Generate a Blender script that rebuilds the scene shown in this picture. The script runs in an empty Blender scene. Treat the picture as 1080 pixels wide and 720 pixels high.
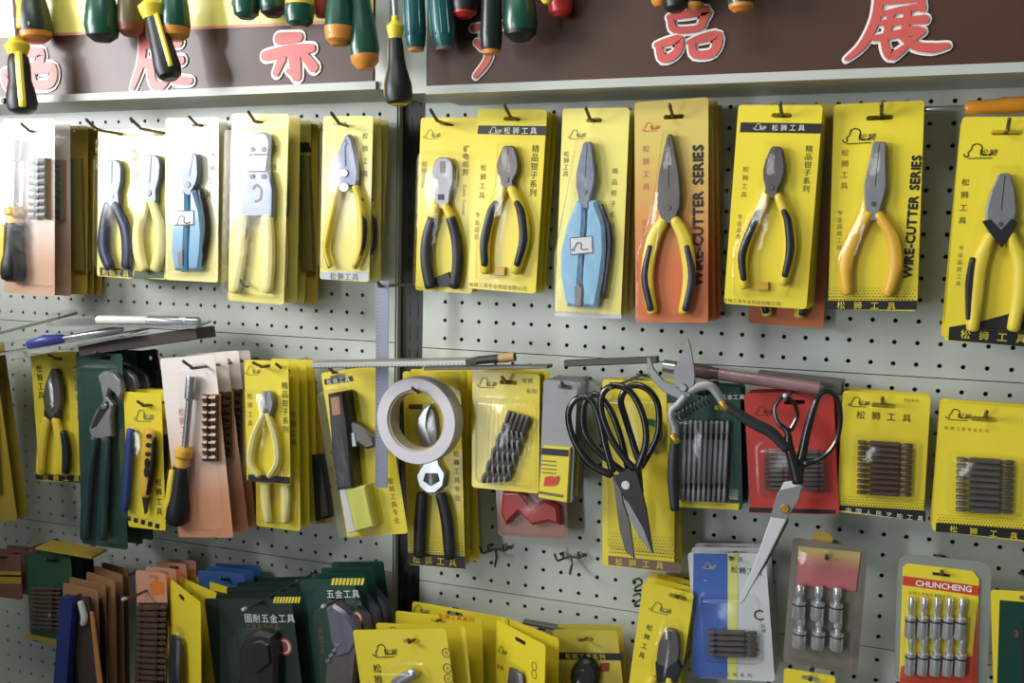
import bpy, bmesh, math, random
from mathutils import Vector, Matrix
from mathutils.geometry import tessellate_polygon
random.seed(7)
SC = bpy.context.scene
COL = SC.collection
V = Vector

# ------------------------------------------------------------------ camera
# board coordinates (mm: x right, y down, z into the board) come from a fit to the pegboard's 25 mm hole grid
AX, AY, AZ = 0.0913, 0.3632, 0.0205
TT = V((-90.84, -53.87, 1396.45))
FPX = 1081.6
Z0 = 1.50                                   # world height of hole row 0
MR = Matrix.Rotation(AZ, 3, 'Z') @ Matrix.Rotation(AX, 3, 'X') @ Matrix.Rotation(AY, 3, 'Y')
def b2w(v):
    return V((v.x, v.z, -v.y))
CAM = b2w(-(MR.transposed() @ TT)) / 1000 + V((0, 0, Z0))
c_r, c_d, c_f = (b2w(MR.row[i]) for i in range(3))
camd = bpy.data.cameras.new('camera')
cam = bpy.data.objects.new('camera', camd)
COL.objects.link(cam)
cam.matrix_world = Matrix((( c_r.x, -c_d.x, -c_f.x, CAM.x), (c_r.y, -c_d.y, -c_f.y, CAM.y),
                           (c_r.z, -c_d.z, -c_f.z, CAM.z), (0, 0, 0, 1)))
camd.sensor_width = 36.0
camd.lens = FPX * 36.0 / 1080.0
camd.clip_start = 0.02
SC.camera = cam

# ------------------------------------------------------------------ world, lights, exposure
SC.view_settings.view_transform = 'Standard'
SC.view_settings.look = 'None'
SC.view_settings.gamma = 1.0
SC.view_settings.use_curve_mapping = False
SC.view_settings.exposure = 0.58
w = bpy.data.worlds.new('world')
SC.world = w
w.use_nodes = True
w.node_tree.nodes['Background'].inputs[0].default_value = (0.80, 0.90, 0.93, 1)
w.node_tree.nodes['Background'].inputs[1].default_value = 0.10

def area(name, loc, target, sx, sy, power, col):
    l = bpy.data.lights.new(name, 'AREA')
    l.shape = 'RECTANGLE'; l.size = sx; l.size_y = sy; l.energy = power; l.color = col
    o = bpy.data.objects.new(name, l)
    COL.objects.link(o)
    o.location = loc
    o.rotation_euler = (V(target) - V(loc)).to_track_quat('-Z', 'Y').to_euler()
    return o
# ceiling lamp of the shop aisle
area('ceiling_lamp', (-0.20, -1.10, 2.70), (-0.05, 0.0, 1.55), 1.2, 0.30, 7, (1.0, 0.98, 0.93))
# daylight from the shop window to the left
area('window_daylight', (-1.72, -1.45, 1.98), (-0.35, 0.0, 1.65), 0.85, 0.95, 40, (0.98, 0.985, 1.0))
# open shop door far behind the photographer
area('doorway_daylight', (-1.64, -3.4, 1.12), (0.0, 0.0, 1.4), 0.9, 1.7, 52, (0.92, 0.96, 1.0))

# ------------------------------------------------------------------ pixels to positions
def ray(x, y):
    return (c_r * ((x - 540) / FPX) + c_d * ((y - 360) / FPX) + c_f)
def hit(x, y, p0, n):
    r = ray(x, y)
    return CAM + r * ((p0 - CAM).dot(n) / r.dot(n))
def at(x, y, d):                            # d in mm in front of the board
    return hit(x, y, V((0, -d / 1000, 0)), V((0, -1, 0)))
def crop(ox, oy, s):
    return lambda *p: [(ox + a / s, oy + b / s) for a, b in p]
cA = crop(0, 100, 3); cB = crop(200, 100, 3); cC = crop(430, 90, 2.77); cD = crop(650, 90, 2.77)
cE = crop(850, 90, 2.57); cF = crop(0, 320, 2.768); cG = crop(160, 320, 2.57); cH = crop(380, 360, 2.879)
cI = crop(580, 350, 2.668); cJ = crop(680, 340, 2.323); cK = crop(860, 370, 2.059); cL = crop(0, 540, 4)
cM = crop(130, 560, 4); cN = crop(370, 580, 3.484); cO = crop(660, 560, 4)
c1 = crop(0, 0, 4); c2 = crop(270, 0, 4); c3 = crop(540, 0, 4); c4 = crop(810, 0, 4)

class Fr:
    """local frame of a flat thing: x along its top edge, z up, -y towards the viewer"""
    def __init__(s, p0, ex, n, W=0.1, H=0.1, scale=0.001):
        s.n = n.normalized(); s.ex = (ex - s.n * ex.dot(s.n)).normalized(); s.ey = -s.n
        s.ez = s.ex.cross(s.ey); s.o = p0; s.W = W; s.H = H; s.s = scale
    @staticmethod
    def quad(q, d, yaw=0, pitch=0):
        n = V((math.sin(yaw), -math.cos(yaw) * math.cos(pitch), math.sin(pitch)))
        cx = sum(p[0] for p in q) / 4; cy = sum(p[1] for p in q) / 4
        p0 = at(cx, cy, d)
        tl, tr, br, bl = (hit(x, y, p0, n) for x, y in q)
        f = Fr(p0, (tr - tl) + (br - bl), n)
        f.W = ((tr - tl) + (br - bl)).dot(f.ex) / 2
        f.H = ((tl - bl) + (tr - br)).dot(f.ez) / 2
        c = (tl + tr + br + bl) / 4
        f.o = c + f.ez * (f.H / 2)
        f.s = f.W / (((q[1][0] - q[0][0]) + (q[2][0] - q[3][0])) / 2)
        return f
    @staticmethod
    def edge(tl, dtl, tr, H):
        """a turned card: depth of its left top corner, right corner found at the same height"""
        a = at(tl[0], tl[1], dtl)
        b = hit(tr[0], tr[1], a, V((0, 0, 1)))
        ex = (b - a); W = ex.length
        n = ex.normalized().cross(V((0, 0, 1)))
        f = Fr((a + b) / 2, ex, n, W, H, W / max(8.0, math.hypot(tr[0] - tl[0], tr[1] - tl[1])))
        return f
    @staticmethod
    def pt(x, y, d):
        p = at(x, y, d)
        q = at(x + 10, y, d)
        return Fr(p, V((1, 0, 0)), V((0, -1, 0)), scale=(q - p).length / 10)
    def L(s, p, h=0.0):
        q = hit(p[0], p[1], s.o + s.n * h, s.n) - s.o
        return (q.dot(s.ex), q.dot(s.ez))
    def P(s, p, h=0.0):
        x, z = s.L(p, h)
        return V((x, -h, z))
    def mat(s):
        return Matrix(((s.ex.x, s.ey.x, s.ez.x, s.o.x), (s.ex.y, s.ey.y, s.ez.y, s.o.y),
                       (s.ex.z, s.ey.z, s.ez.z, s.o.z), (0, 0, 0, 1)))

# ------------------------------------------------------------------ materials
def lin(c):
    return tuple(((x / 255) / 12.92 if x / 255 <= 0.04045 else ((x / 255 + 0.055) / 1.055) ** 2.4) for x in c) + (1,)
MATS = {}
def mat(name, rgb, rough=0.5, metal=0.0, spec=0.5, vary=0.0, nscale=40, coat=0.0, bump=0.0):
    if name in MATS: return MATS[name]
    m = bpy.data.materials.new(name); m.use_nodes = True
    nt = m.node_tree; b = nt.nodes['Principled BSDF']
    b.inputs['Base Color'].default_value = lin(rgb)
    b.inputs['Roughness'].default_value = rough
    b.inputs['Metallic'].default_value = metal
    b.inputs['Specular IOR Level'].default_value = spec
    if coat:
        b.inputs['Coat Weight'].default_value = coat; b.inputs['Coat Roughness'].default_value = 0.10
    if vary or bump:
        tc = nt.nodes.new('ShaderNodeTexCoord'); nz = nt.nodes.new('ShaderNodeTexNoise')
        nz.inputs['Scale'].default_value = nscale; nz.inputs['Detail'].default_value = 4
        nt.links.new(tc.outputs['Object'], nz.inputs['Vector'])
        if vary:
            r = nt.nodes.new('ShaderNodeValToRGB')
            c = lin(rgb)
            r.color_ramp.elements[0].position = 0.3; r.color_ramp.elements[1].position = 0.7
            r.color_ramp.elements[0].color = tuple(x * (1 - vary) for x in c[:3]) + (1,)
            r.color_ramp.elements[1].color = tuple(min(1, x * (1 + vary)) for x in c[:3]) + (1,)
            nt.links.new(nz.outputs[0], r.inputs[0]); nt.links.new(r.outputs[0], b.inputs['Base Color'])
        if bump:
            bp = nt.nodes.new('ShaderNodeBump'); bp.inputs['Strength'].default_value = bump
            bp.inputs['Distance'].default_value = 0.002
            nt.links.new(nz.outputs[0], bp.inputs['Height']); nt.links.new(bp.outputs[0], b.inputs['Normal'])
    MATS[name] = m
    return m
def grad(name, top, bot, z0, z1, rough=0.4, coat=0.0):
    """card whose ink, or painted-in glare, blends from one colour at the top to another at the bottom"""
    m = mat(name, top, rough, coat=coat)
    nt = m.node_tree; b = nt.nodes['Principled BSDF']
    tc = nt.nodes.new('ShaderNodeTexCoord'); sp = nt.nodes.new('ShaderNodeSeparateXYZ')
    mr = nt.nodes.new('ShaderNodeMapRange'); r = nt.nodes.new('ShaderNodeValToRGB')
    mr.inputs[1].default_value = z0; mr.inputs[2].default_value = z1
    nt.links.new(tc.outputs['Object'], sp.inputs[0]); nt.links.new(sp.outputs[2], mr.inputs[0])
    nt.links.new(mr.outputs[0], r.inputs[0]); nt.links.new(r.outputs[0], b.inputs['Base Color'])
    r.color_ramp.elements[0].color = lin(top); r.color_ramp.elements[1].color = lin(bot)
    return m
def plastic(name, rough, ior, tint=(1, 1, 1)):
    m = bpy.data.materials.new(name); m.use_nodes = True
    nt = m.node_tree; nt.nodes.clear()
    o = nt.nodes.new('ShaderNodeOutputMaterial'); mx = nt.nodes.new('ShaderNodeMixShader')
    tr = nt.nodes.new('ShaderNodeBsdfTransparent'); gl = nt.nodes.new('ShaderNodeBsdfGlossy')
    lw = nt.nodes.new('ShaderNodeLayerWeight'); lw.inputs['Blend'].default_value = 0.5       # same from both sides of the sheet
    pw = nt.nodes.new('ShaderNodeMath'); pw.operation = 'POWER'; pw.inputs[1].default_value = 4.0
    fr = nt.nodes.new('ShaderNodeMath'); fr.operation = 'MULTIPLY_ADD'; fr.inputs[1].default_value = 0.45; fr.inputs[2].default_value = ior
    nt.links.new(lw.outputs['Facing'], pw.inputs[0]); nt.links.new(pw.outputs[0], fr.inputs[0])
    tr.inputs[0].default_value = tint + (1,)
    gl.inputs['Roughness'].default_value = rough
    tc = nt.nodes.new('ShaderNodeTexCoord'); nz = nt.nodes.new('ShaderNodeTexNoise'); bp = nt.nodes.new('ShaderNodeBump')
    nz.inputs['Scale'].default_value = 55; nz.inputs['Detail'].default_value = 2
    bp.inputs['Strength'].default_value = 0.3; bp.inputs['Distance'].default_value = 0.003
    nt.links.new(tc.outputs['Object'], nz.inputs['Vector']); nt.links.new(nz.outputs[0], bp.inputs['Height'])
    nt.links.new(bp.outputs[0], gl.inputs['Normal'])
    nt.links.new(fr.outputs[0], mx.inputs[0]); nt.links.new(tr.outputs[0], mx.inputs[1]); nt.links.new(gl.outputs[0], mx.inputs[2])
    nt.links.new(mx.outputs[0], o.inputs[0])
    MATS[name] = m
    return m
YEL = mat('yellow_card', (232, 212, 52), 0.42, vary=0.04, nscale=12, coat=0.25)
YEL2 = mat('pale_yellow_card', (238, 226, 120), 0.3, vary=0.05, nscale=14, coat=0.5)
YELD = mat('shaded_yellow_card', (164, 140, 46), 0.5, vary=0.08, nscale=20)  # darkened copy of the yellow card, shade put into its colour
KRAFT = mat('kraft_board', (150, 110, 72), 0.8, vary=0.12, nscale=40)
BLACK = mat('black_ink', (34, 30, 30), 0.45)
WHITE = mat('white_ink', (240, 238, 230), 0.5)
REDI = mat('red_ink', (205, 66, 46), 0.45)
PINKI = mat('pink_ink', (200, 110, 110), 0.5)
YINK = mat('yellow_ink', (232, 214, 70), 0.5)
GREYI = mat('grey_ink', (120, 112, 70), 0.5)
CHROME = mat('chrome', (188, 190, 194), 0.28, 0.85)
STEEL = mat('brushed_steel', (146, 146, 148), 0.46, 0.6, vary=0.08, nscale=60)
BSTEEL = mat('blue_steel', (112, 118, 134), 0.4, 0.5, vary=0.12, nscale=50)
DSTEEL = mat('dark_steel', (108, 104, 100), 0.4, 0.6, vary=0.1, nscale=60)
GUN = mat('black_steel', (52, 50, 50), 0.38, 0.4)
RUB = mat('black_rubber', (30, 31, 33), 0.42)
NAVY = mat('navy_grip', (46, 50, 78), 0.35)
YGRIP = mat('yellow_grip', (228, 204, 62), 0.38)
CREAM = mat('cream_grip', (238, 226, 150), 0.3)
OGRIP = mat('orange_grip', (226, 176, 56), 0.38)
BLUEG = mat('light_blue_grip', (126, 176, 208), 0.28, coat=0.4)
GREEN = mat('dark_green_plastic', (22, 76, 58), 0.32, coat=0.3)
TEAL = mat('teal_plastic', (24, 92, 92), 0.3, coat=0.3)
OEND = mat('orange_plastic', (214, 140, 58), 0.35)
REDP = mat('red_plastic', (190, 48, 44), 0.35)
GCARD = mat('green_card', (20, 62, 52), 0.4, vary=0.1, coat=0.3)
DGCARD = mat('blackish_green_card', (28, 46, 40), 0.45, vary=0.1, coat=0.2)
RCARD = mat('red_card', (196, 60, 52), 0.42, vary=0.06, coat=0.3)
BLUEC = mat('blue_card', (66, 100, 176), 0.4, coat=0.3)
GREYC = mat('grey_card', (150, 152, 152), 0.45, vary=0.05)
LGREYC = mat('light_grey_card', (206, 208, 208), 0.4, coat=0.3)
PCLEAR = plastic('clear_plastic', 0.14, 0.03, (0.995, 0.995, 0.995))
PFILM = plastic('clear_film', 0.26, 0.045, (0.99, 0.99, 0.99))
PEG = mat('pegboard_paint', (194, 200, 192), 0.33, spec=0.8, vary=0.04, nscale=6)
RAIL = mat('rail_paint', (186, 190, 182), 0.42, vary=0.05, nscale=8)
DARKP = mat('dark_upright_paint', (46, 48, 46), 0.5, vary=0.1, nscale=20)
SIGNB = mat('sign_brown', (74, 50, 38), 0.42, spec=0.4, vary=0.06, nscale=5, coat=0.12)
SIGNY = mat('sign_yellow', (232, 222, 110), 0.4, coat=0.3)
SIGNP = mat('sign_pink', (214, 140, 110), 0.4)
WIRE = mat('hook_wire', (104, 98, 88), 0.35, 0.7)

# ------------------------------------------------------------------ mesh building
GLY = {}
def glyph(ch):
    if ch not in GLY:
        c = bpy.data.curves.new('glyph', 'FONT'); c.body = ch; c.resolution_u = 2; c.size = 1.0
        o = bpy.data.objects.new('glyph', c); COL.objects.link(o)
        dg = bpy.context.evaluated_depsgraph_get()
        m = bpy.data.meshes.new_from_object(o.evaluated_get(dg))
        vs = [(v.co.x, v.co.y) for v in m.vertices]; fs = [tuple(p.vertices) for p in m.polygons]
        bpy.data.objects.remove(o); bpy.data.curves.remove(c); bpy.data.meshes.remove(m)
        if vs:
            x0 = min(v[0] for v in vs); x1 = max(v[0] for v in vs); y0 = min(v[1] for v in vs); y1 = max(v[1] for v in vs)
        else: x0 = y0 = 0; x1 = y1 = 0.3
        GLY[ch] = (vs, fs, x0, x1, y0, y1)
    return GLY[ch]
def smooth_path(pts, wid, n=4):
    """Catmull-Rom through points (any tuples) with widths"""
    P = [V(p) for p in pts]; out = []; wo = []
    for i in range(len(P) - 1):
        p0 = P[max(0, i - 1)]; p1 = P[i]; p2 = P[i + 1]; p3 = P[min(len(P) - 1, i + 2)]
        for k in range(n):
            t = k / n
            out.append(0.5 * ((2 * p1) + (p2 - p0) * t + (2 * p0 - 5 * p1 + 4 * p2 - p3) * t * t + (3 * p1 - p0 - 3 * p2 + p3) * t ** 3))
            wo.append(wid[i] * (1 - t) + wid[i + 1] * t)
    out.append(P[-1]); wo.append(wid[-1])
    return out, wo
def area2(p):
    return sum(p[i][0] * p[(i + 1) % len(p)][1] - p[(i + 1) % len(p)][0] * p[i][1] for i in range(len(p)))
def inset(poly, b):
    n = len(poly); out = []
    for i in range(n):
        a, c, d = V(poly[i - 1]), V(poly[i]), V(poly[(i + 1) % n])
        e1 = (c - a); e2 = (d - c)
        if e1.length < 1e-9 or e2.length < 1e-9: out.append(tuple(c)); continue
        e1.normalize(); e2.normalize()
        n1 = V((-e1.y, e1.x)); n2 = V((-e2.y, e2.x))
        m = n1 + n2
        if m.length < 0.2: out.append(tuple(c)); continue
        m = m / max(0.35, m.length_squared / 2)
        out.append(tuple(c + m * b))
    return out
def rrect(x0, z0, x1, z1, r, k=3):
    out = []
    for cx, cz, a0 in ((x1 - r, z1 - r, 0), (x0 + r, z1 - r, 90), (x0 + r, z0 + r, 180), (x1 - r, z0 + r, 270)):
        for i in range(k + 1):
            a = math.radians(a0 + 90 * i / k)
            out.append((cx + r * math.cos(a), cz + r * math.sin(a)))
    return out
def circ(x, z, rx, rz=None, n=16):
    rz = rz or rx
    return [(x + rx * math.cos(2 * math.pi * i / n), z + rz * math.sin(2 * math.pi * i / n)) for i in range(n)]
class MB:
    def __init__(s):
        s.v = []; s.f = []
    def add(s, vs, fs):
        o = len(s.v); s.v += [tuple(v) for v in vs]; s.f += [tuple(i + o for i in f) for f in fs]
    def prism(s, poly, h0, h1, bev=0.0, back=True):
        if area2(poly) < 0: poly = poly[::-1]
        n = len(poly)
        rings = [[(x, -h0, z) for x, z in poly]]
        if bev:
            rings.append([(x, -(h1 - bev), z) for x, z in poly])
            rings.append([(x, -h1, z) for x, z in inset(poly, bev)])
        else: rings.append([(x, -h1, z) for x, z in poly])
        vs = [v for r in rings for v in r]; fs = []
        for k in range(len(rings) - 1):
            for i in range(n):
                j = (i + 1) % n
                fs.append((k * n + i, k * n + j, (k + 1) * n + j, (k + 1) * n + i))
        fs.append(tuple(range((len(rings) - 1) * n, len(rings) * n)))
        if back: fs.append(tuple(range(n))[::-1])
        s.add(vs, fs); return s
    def flat(s, poly, h):
        if area2(poly) < 0: poly = poly[::-1]
        s.add([(x, -h, z) for x, z in poly], [tuple(range(len(poly)))]); return s
    def holed(s, poly, hole, h0, h1):
        if area2(poly) < 0: poly = poly[::-1]
        if area2(hole) < 0: hole = hole[::-1]
        pts = poly + hole; n = len(poly); m = len(hole)
        tri = tessellate_polygon([[V((x, z, 0)) for x, z in poly], [V((x, z, 0)) for x, z in hole[::-1]]])
        idx = list(range(n)) + list(range(n + m - 1, n - 1, -1))
        vs = [(x, -h1, z) for x, z in pts] + [(x, -h0, z) for x, z in pts]
        N = n + m
        fs = [tuple(idx[i] for i in t) for t in tri] + [tuple(idx[i] + N for i in t) for t in tri]
        for i in range(n): j = (i + 1) % n; fs.append((i, j, j + N, i + N))
        for i in range(m): a = n + i; b = n + (i + 1) % m; fs.append((a, b, b + N, a + N))
        s.add(vs, fs); return s
    def tube(s, pts, w, hr=1.0, n=10, up=V((0, -1, 0)), cap=True, rnd=True):
        """sweep with half-widths w (in the plane square to up) and half-heights hr (ratio or list, along up)"""
        P = [V(p) for p in pts]
        H = [x * hr for x in w] if not isinstance(hr, (list, tuple)) else list(hr)
        W = list(w)
        if rnd:
            d0 = (P[0] - P[1]).normalized(); d1 = (P[-1] - P[-2]).normalized()
            e0 = min(W[0], H[0]); e1 = min(W[-1], H[-1])
            P = [P[0] + d0 * e0 * 0.55, P[0] + d0 * e0 * 0.35] + P + [P[-1] + d1 * e1 * 0.35, P[-1] + d1 * e1 * 0.55]
            W = [W[0] * 0.45, W[0] * 0.8] + W + [W[-1] * 0.8, W[-1] * 0.45]
            H = [H[0] * 0.45, H[0] * 0.8] + H + [H[-1] * 0.8, H[-1] * 0.45]
        vs = []; fs = []
        for i, p in enumerate(P):
            t = (P[min(len(P) - 1, i + 1)] - P[max(0, i - 1)]).normalized()
            sd = t.cross(up)
            if sd.length < 0.15: sd = t.cross(V((0, 0, 1)))
            if sd.length < 0.15: sd = V((1, 0, 0))
            sd.normalize(); u = sd.cross(t).normalized()
            for k in range(n):
                a = 2 * math.pi * k / n
                vs.append(p + sd * (W[i] * math.cos(a)) + u * (H[i] * math.sin(a)))
        for i in range(len(P) - 1):
            for k in range(n):
                j = (k + 1) % n
                fs.append((i * n + k, i * n + j, (i + 1) * n + j, (i + 1) * n + k))
        if cap:
            fs.append(tuple(range(n))); fs.append(tuple(range((len(P) - 1) * n, len(P) * n)))
        s.add(vs, fs); return s
    def ribbon(s, pts, wd, h):
        P = [V(p) for p in pts]; vs = []; fs = []
        if not isinstance(wd, (list, tuple)): wd = [wd] * len(P)
        for i, p in enumerate(P):
            t = (P[min(len(P) - 1, i + 1)] - P[max(0, i - 1)])
            t = t.normalized() if t.length > 1e-9 else V((1, 0))
            nn = V((-t.y, t.x)) * wd[i] / 2
            vs += [(p.x + nn.x, -h, p.y + nn.y), (p.x - nn.x, -h, p.y - nn.y)]
        for i in range(len(P) - 1): fs.append((2 * i, 2 * i + 1, 2 * i + 3, 2 * i + 2))
        s.add(vs, fs); return s
    def box(s, a, b):
        (x0, y0, z0), (x1, y1, z1) = a, b
        vs = [(x, y, z) for x in (x0, x1) for y in (y0, y1) for z in (z0, z1)]
        s.add(vs, [(0, 1, 3, 2), (4, 6, 7, 5), (0, 4, 5, 1), (2, 3, 7, 6), (0, 2, 6, 4), (1, 5, 7, 3)]); return s
    def text(s, st, x, z, size, h, vert=False, ang=0.0, step=1.12, shear=0.0, bold=0.0):
        """lettering; x,z = centre of the first character"""
        if bold:
            for i, (du, dv) in enumerate(((-bold, 0), (bold, 0), (0, bold), (0, -bold))):
                s.text(st, x + du * size, z + dv * size, size, h + 0.00004 * (i + 1), vert, ang, step, shear)
        ca, sa = math.cos(ang), math.sin(ang); cur = 0.0
        for ch in st:
            vs, fs, x0, x1, y0, y1 = glyph(ch)
            cjk = ord(ch) > 0x2000
            if vs:
                cx = (x0 + x1) / 2; cy = (y0 + y1) / 2 if cjk else 0.36
                k = size * (0.95 / max(x1 - x0, y1 - y0) if cjk else 1.25)
                o = []
                adv = (size * step if (cjk or vert) else (x1 - x0) * k + size * 0.14)
                off = cur if (cjk or vert) else cur + (x1 - x0) * k / 2
                for a, b in vs:
                    u = (a - cx) * k + shear * (b - cy) * k; q = (b - cy) * k
                    if vert: q -= off
                    else: u += off
                    o.append((x + u * ca - q * sa, -h, z + u * sa + q * ca))
                s.add(o, fs); cur += adv
            else: cur += size * 0.5
        return s
    def build(s, name, m, parent=None, sharp=38):
        me = bpy.data.meshes.new(name)
        me.from_pydata(s.v, [], s.f); me.validate()
        bm = bmesh.new(); bm.from_mesh(me)
        bmesh.ops.recalc_face_normals(bm, faces=bm.faces)
        for f in bm.faces: f.smooth = True
        bm.to_mesh(me); bm.free()
        me.set_sharp_from_angle(angle=math.radians(sharp))
        me.materials.append(m)
        o = bpy.data.objects.new(name, me); COL.objects.link(o)
        if parent: o.parent = parent
        return o
def tag(o, label, cat, group=None, kind=None):
    o['label'] = label; o['category'] = cat
    if group: o['group'] = group
    if kind: o['kind'] = kind
    return o
def thing(name, label, cat, fr, group=None):
    o = bpy.data.objects.new(name, None); COL.objects.link(o)
    o.empty_display_size = 0.02
    o.matrix_world = fr.mat()
    return tag(o, label, cat, group)
def kids(o):
    return [c for c in COL.objects if c.parent == o]
CHILD = {}
def copy_tree(o, parent=None, skip=('lettering',)):
    c = o.copy(); COL.objects.link(c); c.parent = parent
    for ch in o.children:
        if any(ch.name.startswith(s) for s in skip): continue
        copy_tree(ch, c, skip)
    return c

# ------------------------------------------------------------------ the setting: wall, floor
def wz(ymm): return Z0 - ymm / 1000
fl = MB(); fl.box((-3.2, -3.6, -0.06), (3.2, 0.12, 0.0))
o = fl.build('floor', mat('concrete', (128, 124, 116), 0.6, vary=0.1, nscale=3)); o['kind'] = 'structure'
wb = MB(); wb.box((-3.2, 0.06, 0.0), (3.2, 0.12, 3.0))
o = wb.build('wall_back', mat('wall_plaster', (170, 172, 166), 0.8, vary=0.04, nscale=4)); o['kind'] = 'structure'

wb = MB(); wb.box((-1.13, -2.6, 0.0), (-1.08, 0.06, 1.64))
o = wb.build('shade_partition', MATS['wall_plaster']); o['kind'] = 'structure'      # unseen low partition, added to shade the lower left of the rack

# ------------------------------------------------------------------ display rack with perforated panels
ID = Fr(V((0, 0, 0)), V((1, 0, 0)), V((0, -1, 0)))
rack = thing('display_rack', 'grey-green steel shop rack with perforated pegboard panels and dark slotted post', 'rack', ID)
PIT = 0.025
def pegpanel(xs, x0, x1, rows, ytop, ybot, name='pegboard_panel'):
    """xs: hole columns (m), rows: hole heights in mm below row 0; a real sheet with punched holes and folded edges"""
    mb = MB(); r = 0.0027; t = 0.0018
    zt, zb = wz(ytop), wz(ybot)
    zs = [wz(y) for y in rows]
    h = PIT / 2
    ca = [math.radians(22.5 + 45 * k) for k in range(8)]
    for x in xs:
        for z in zs:
            sq = [(x + h, z + h), (x - h, z + h), (x - h, z - h), (x + h, z - h)]
            oc = [(x + r * math.cos(a), z + r * math.sin(a)) for a in ca]
            vs = [(a, 0, b) for a, b in sq] + [(a, 0, b) for a, b in oc] + [(a, t, b) for a, b in oc]
            fs = [(0, 4, 5), (1, 6, 7), (2, 8, 9), (3, 10, 11), (0, 5, 6, 1), (1, 7, 8, 2), (2, 9, 10, 3), (3, 11, 4, 0)]
            fs += [(4 + k, 4 + (k + 1) % 8, 12 + (k + 1) % 8, 12 + k) for k in range(8)]
            mb.add(vs, fs)
    gx0, gx1 = min(xs) - h, max(xs) + h; gz0, gz1 = min(zs) - h, max(zs) + h
    def rect(a, b, c, d):
        if c - a > 1e-6 and d - b > 1e-6: mb.add([(a, 0, b), (c, 0, b), (c, 0, d), (a, 0, d)], [(0, 1, 2, 3)])
    rect(x0, zb, gx0, zt); rect(gx1, zb, x1, zt); rect(gx0, gz1, gx1, zt); rect(gx0, zb, gx1, gz0)
    b = 0.014                                          # folded edges
    mb.add([(x0, 0, zt), (x1, 0, zt), (x1, b, zt), (x0, b, zt)], [(0, 1, 2, 3)])
    mb.add([(x0, 0, zb), (x1, 0, zb), (x1, b, zb), (x0, b, zb)], [(0, 1, 2, 3)])
    mb.add([(x0, 0, zb), (x0, 0, zt), (x0, b, zt), (x0, b, zb)], [(0, 1, 2, 3)])
    mb.add([(x1, 0, zb), (x1, 0, zt), (x1, b, zt), (x1, b, zb)], [(0, 1, 2, 3)])
    me = bpy.data.meshes.new(name); me.from_pydata(mb.v, [], mb.f); me.materials.append(PEG)
    ob = bpy.data.objects.new(name, me); COL.objects.link(ob); ob.parent = rack
    return ob
G = 4.0
def rowset(a, b, extra, dy): return [r * 25 + extra + dy for r in range(a, b + 1)]
for side, cols, x0, x1, dy in (('r', [i * PIT for i in range(0, 36)], -0.0335, 0.905, 0.0),
                               ('l', [-0.1027 - i * PIT for i in range(0, 36)], -1.01, -0.0765, -4.6)):
    pegpanel(cols, x0, x1, rowset(-10, 2, 0, dy), -268 + dy, 63.6 + dy)
    pegpanel(cols, x0, x1, rowset(3, 15, G, dy), 64.8 + dy, 392.6 + dy)
    pegpanel(cols, x0, x1, rowset(16, 28, 2 * G, dy), 393.8 + dy, 722 + dy)
    pegpanel(cols, x0, x1, rowset(29, 40, 3 * G, dy), 723 + dy, 1050 + dy)
# slotted post between the two bays, and the outer posts
def post(xc, wd, m):
    zs = []
    mb = MB()
    x0, x1 = xc - wd / 2, xc + wd / 2
    mb.box((x0, 0.012, 0.02), (x1, 0.055, 2.35))
    mb.build('upright', m, rack)
    sl = MB()
    for k in range(44):
        z = 0.9 + k * 0.032
        sl.prism(rrect(xc + 0.004, z, xc + 0.0085, z + 0.02, 0.002), -0.0119, -0.0112)
        sl.prism(rrect(xc - 0.0085, z, xc - 0.004, z + 0.02, 0.002), -0.0119, -0.0112)
    sl.build('upright_slots', BLACK, rack)
post(-0.055, 0.040, DARKP)
for xc in (-1.04, 0.935): post(xc, 0.04, DARKP)
mb = MB(); mb.box((-0.0755, 0.002, 0.02), (-0.0735, 0.012, 2.3)); mb.build('upright_flange', RAIL, rack)
# base plinth below the frame
mb = MB(); mb.box((-1.06, -0.25, 0.0), (0.955, 0.056, 0.16)); mb.build('base_plinth', RAIL, rack)

# header boxes carrying the signs: a sheet channel 105 mm deep
HD = 105
def header(xa, xb, zlip, zlipb):
    """channel under a sign: front lip and underside; zlip/zlipb = height of lip bottom at both ends"""
    y = -HD / 1000
    mb = MB()
    z = (zlip + zlipb) / 2
    mb.box((xa, y, z), (xb, y + 0.0015, z + 0.010))
    mb.box((xa, y + 0.0015, z), (xb, -0.001, z + 0.0015))
    mb.box((xa, y + 0.0015, z + 0.0085), (xb, y + 0.012, z + 0.010))
    mb.build('header_rail', RAIL, rack)
    mb = MB(); mb.box((xa, y + 0.012, z + 0.0015), (xb, -0.001, z + 0.42)); mb.build('header_box', RAIL, rack)
    return z
zr = header(at(449, 100, HD).x, 0.93, at(600, 95, HD).z, at(1000, 77.5, HD).z)
zl = header(-1.03, at(396, 96, HD).x, at(300, 97.5, HD).z, at(135, 104.5, HD).z)
# bright post cover between the two header boxes
mb = MB()
xa, xb = at(396, 60, 100).x, at(410, 60, 100).x
mb.box((xa, -0.100, zl), (xb, -0.002, zl + 0.42)); mb.build('header_end_plate', mat('pale_plate', (214, 216, 206), 0.4), rack)
mb = MB(); mb.box((xb + 0.001, -0.085, zl - 0.004), (at(448, 60, 90).x, -0.002, zl + 0.42)); mb.build('header_gap_plate', RAIL, rack)
# bar high above the frame that the screwdrivers hang from
mb = MB(); mb.box((-1.0, -0.1145, zl + 0.20), (0.9, -0.106, zl + 0.24)); mb.build('tool_bar', RAIL, rack)

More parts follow.
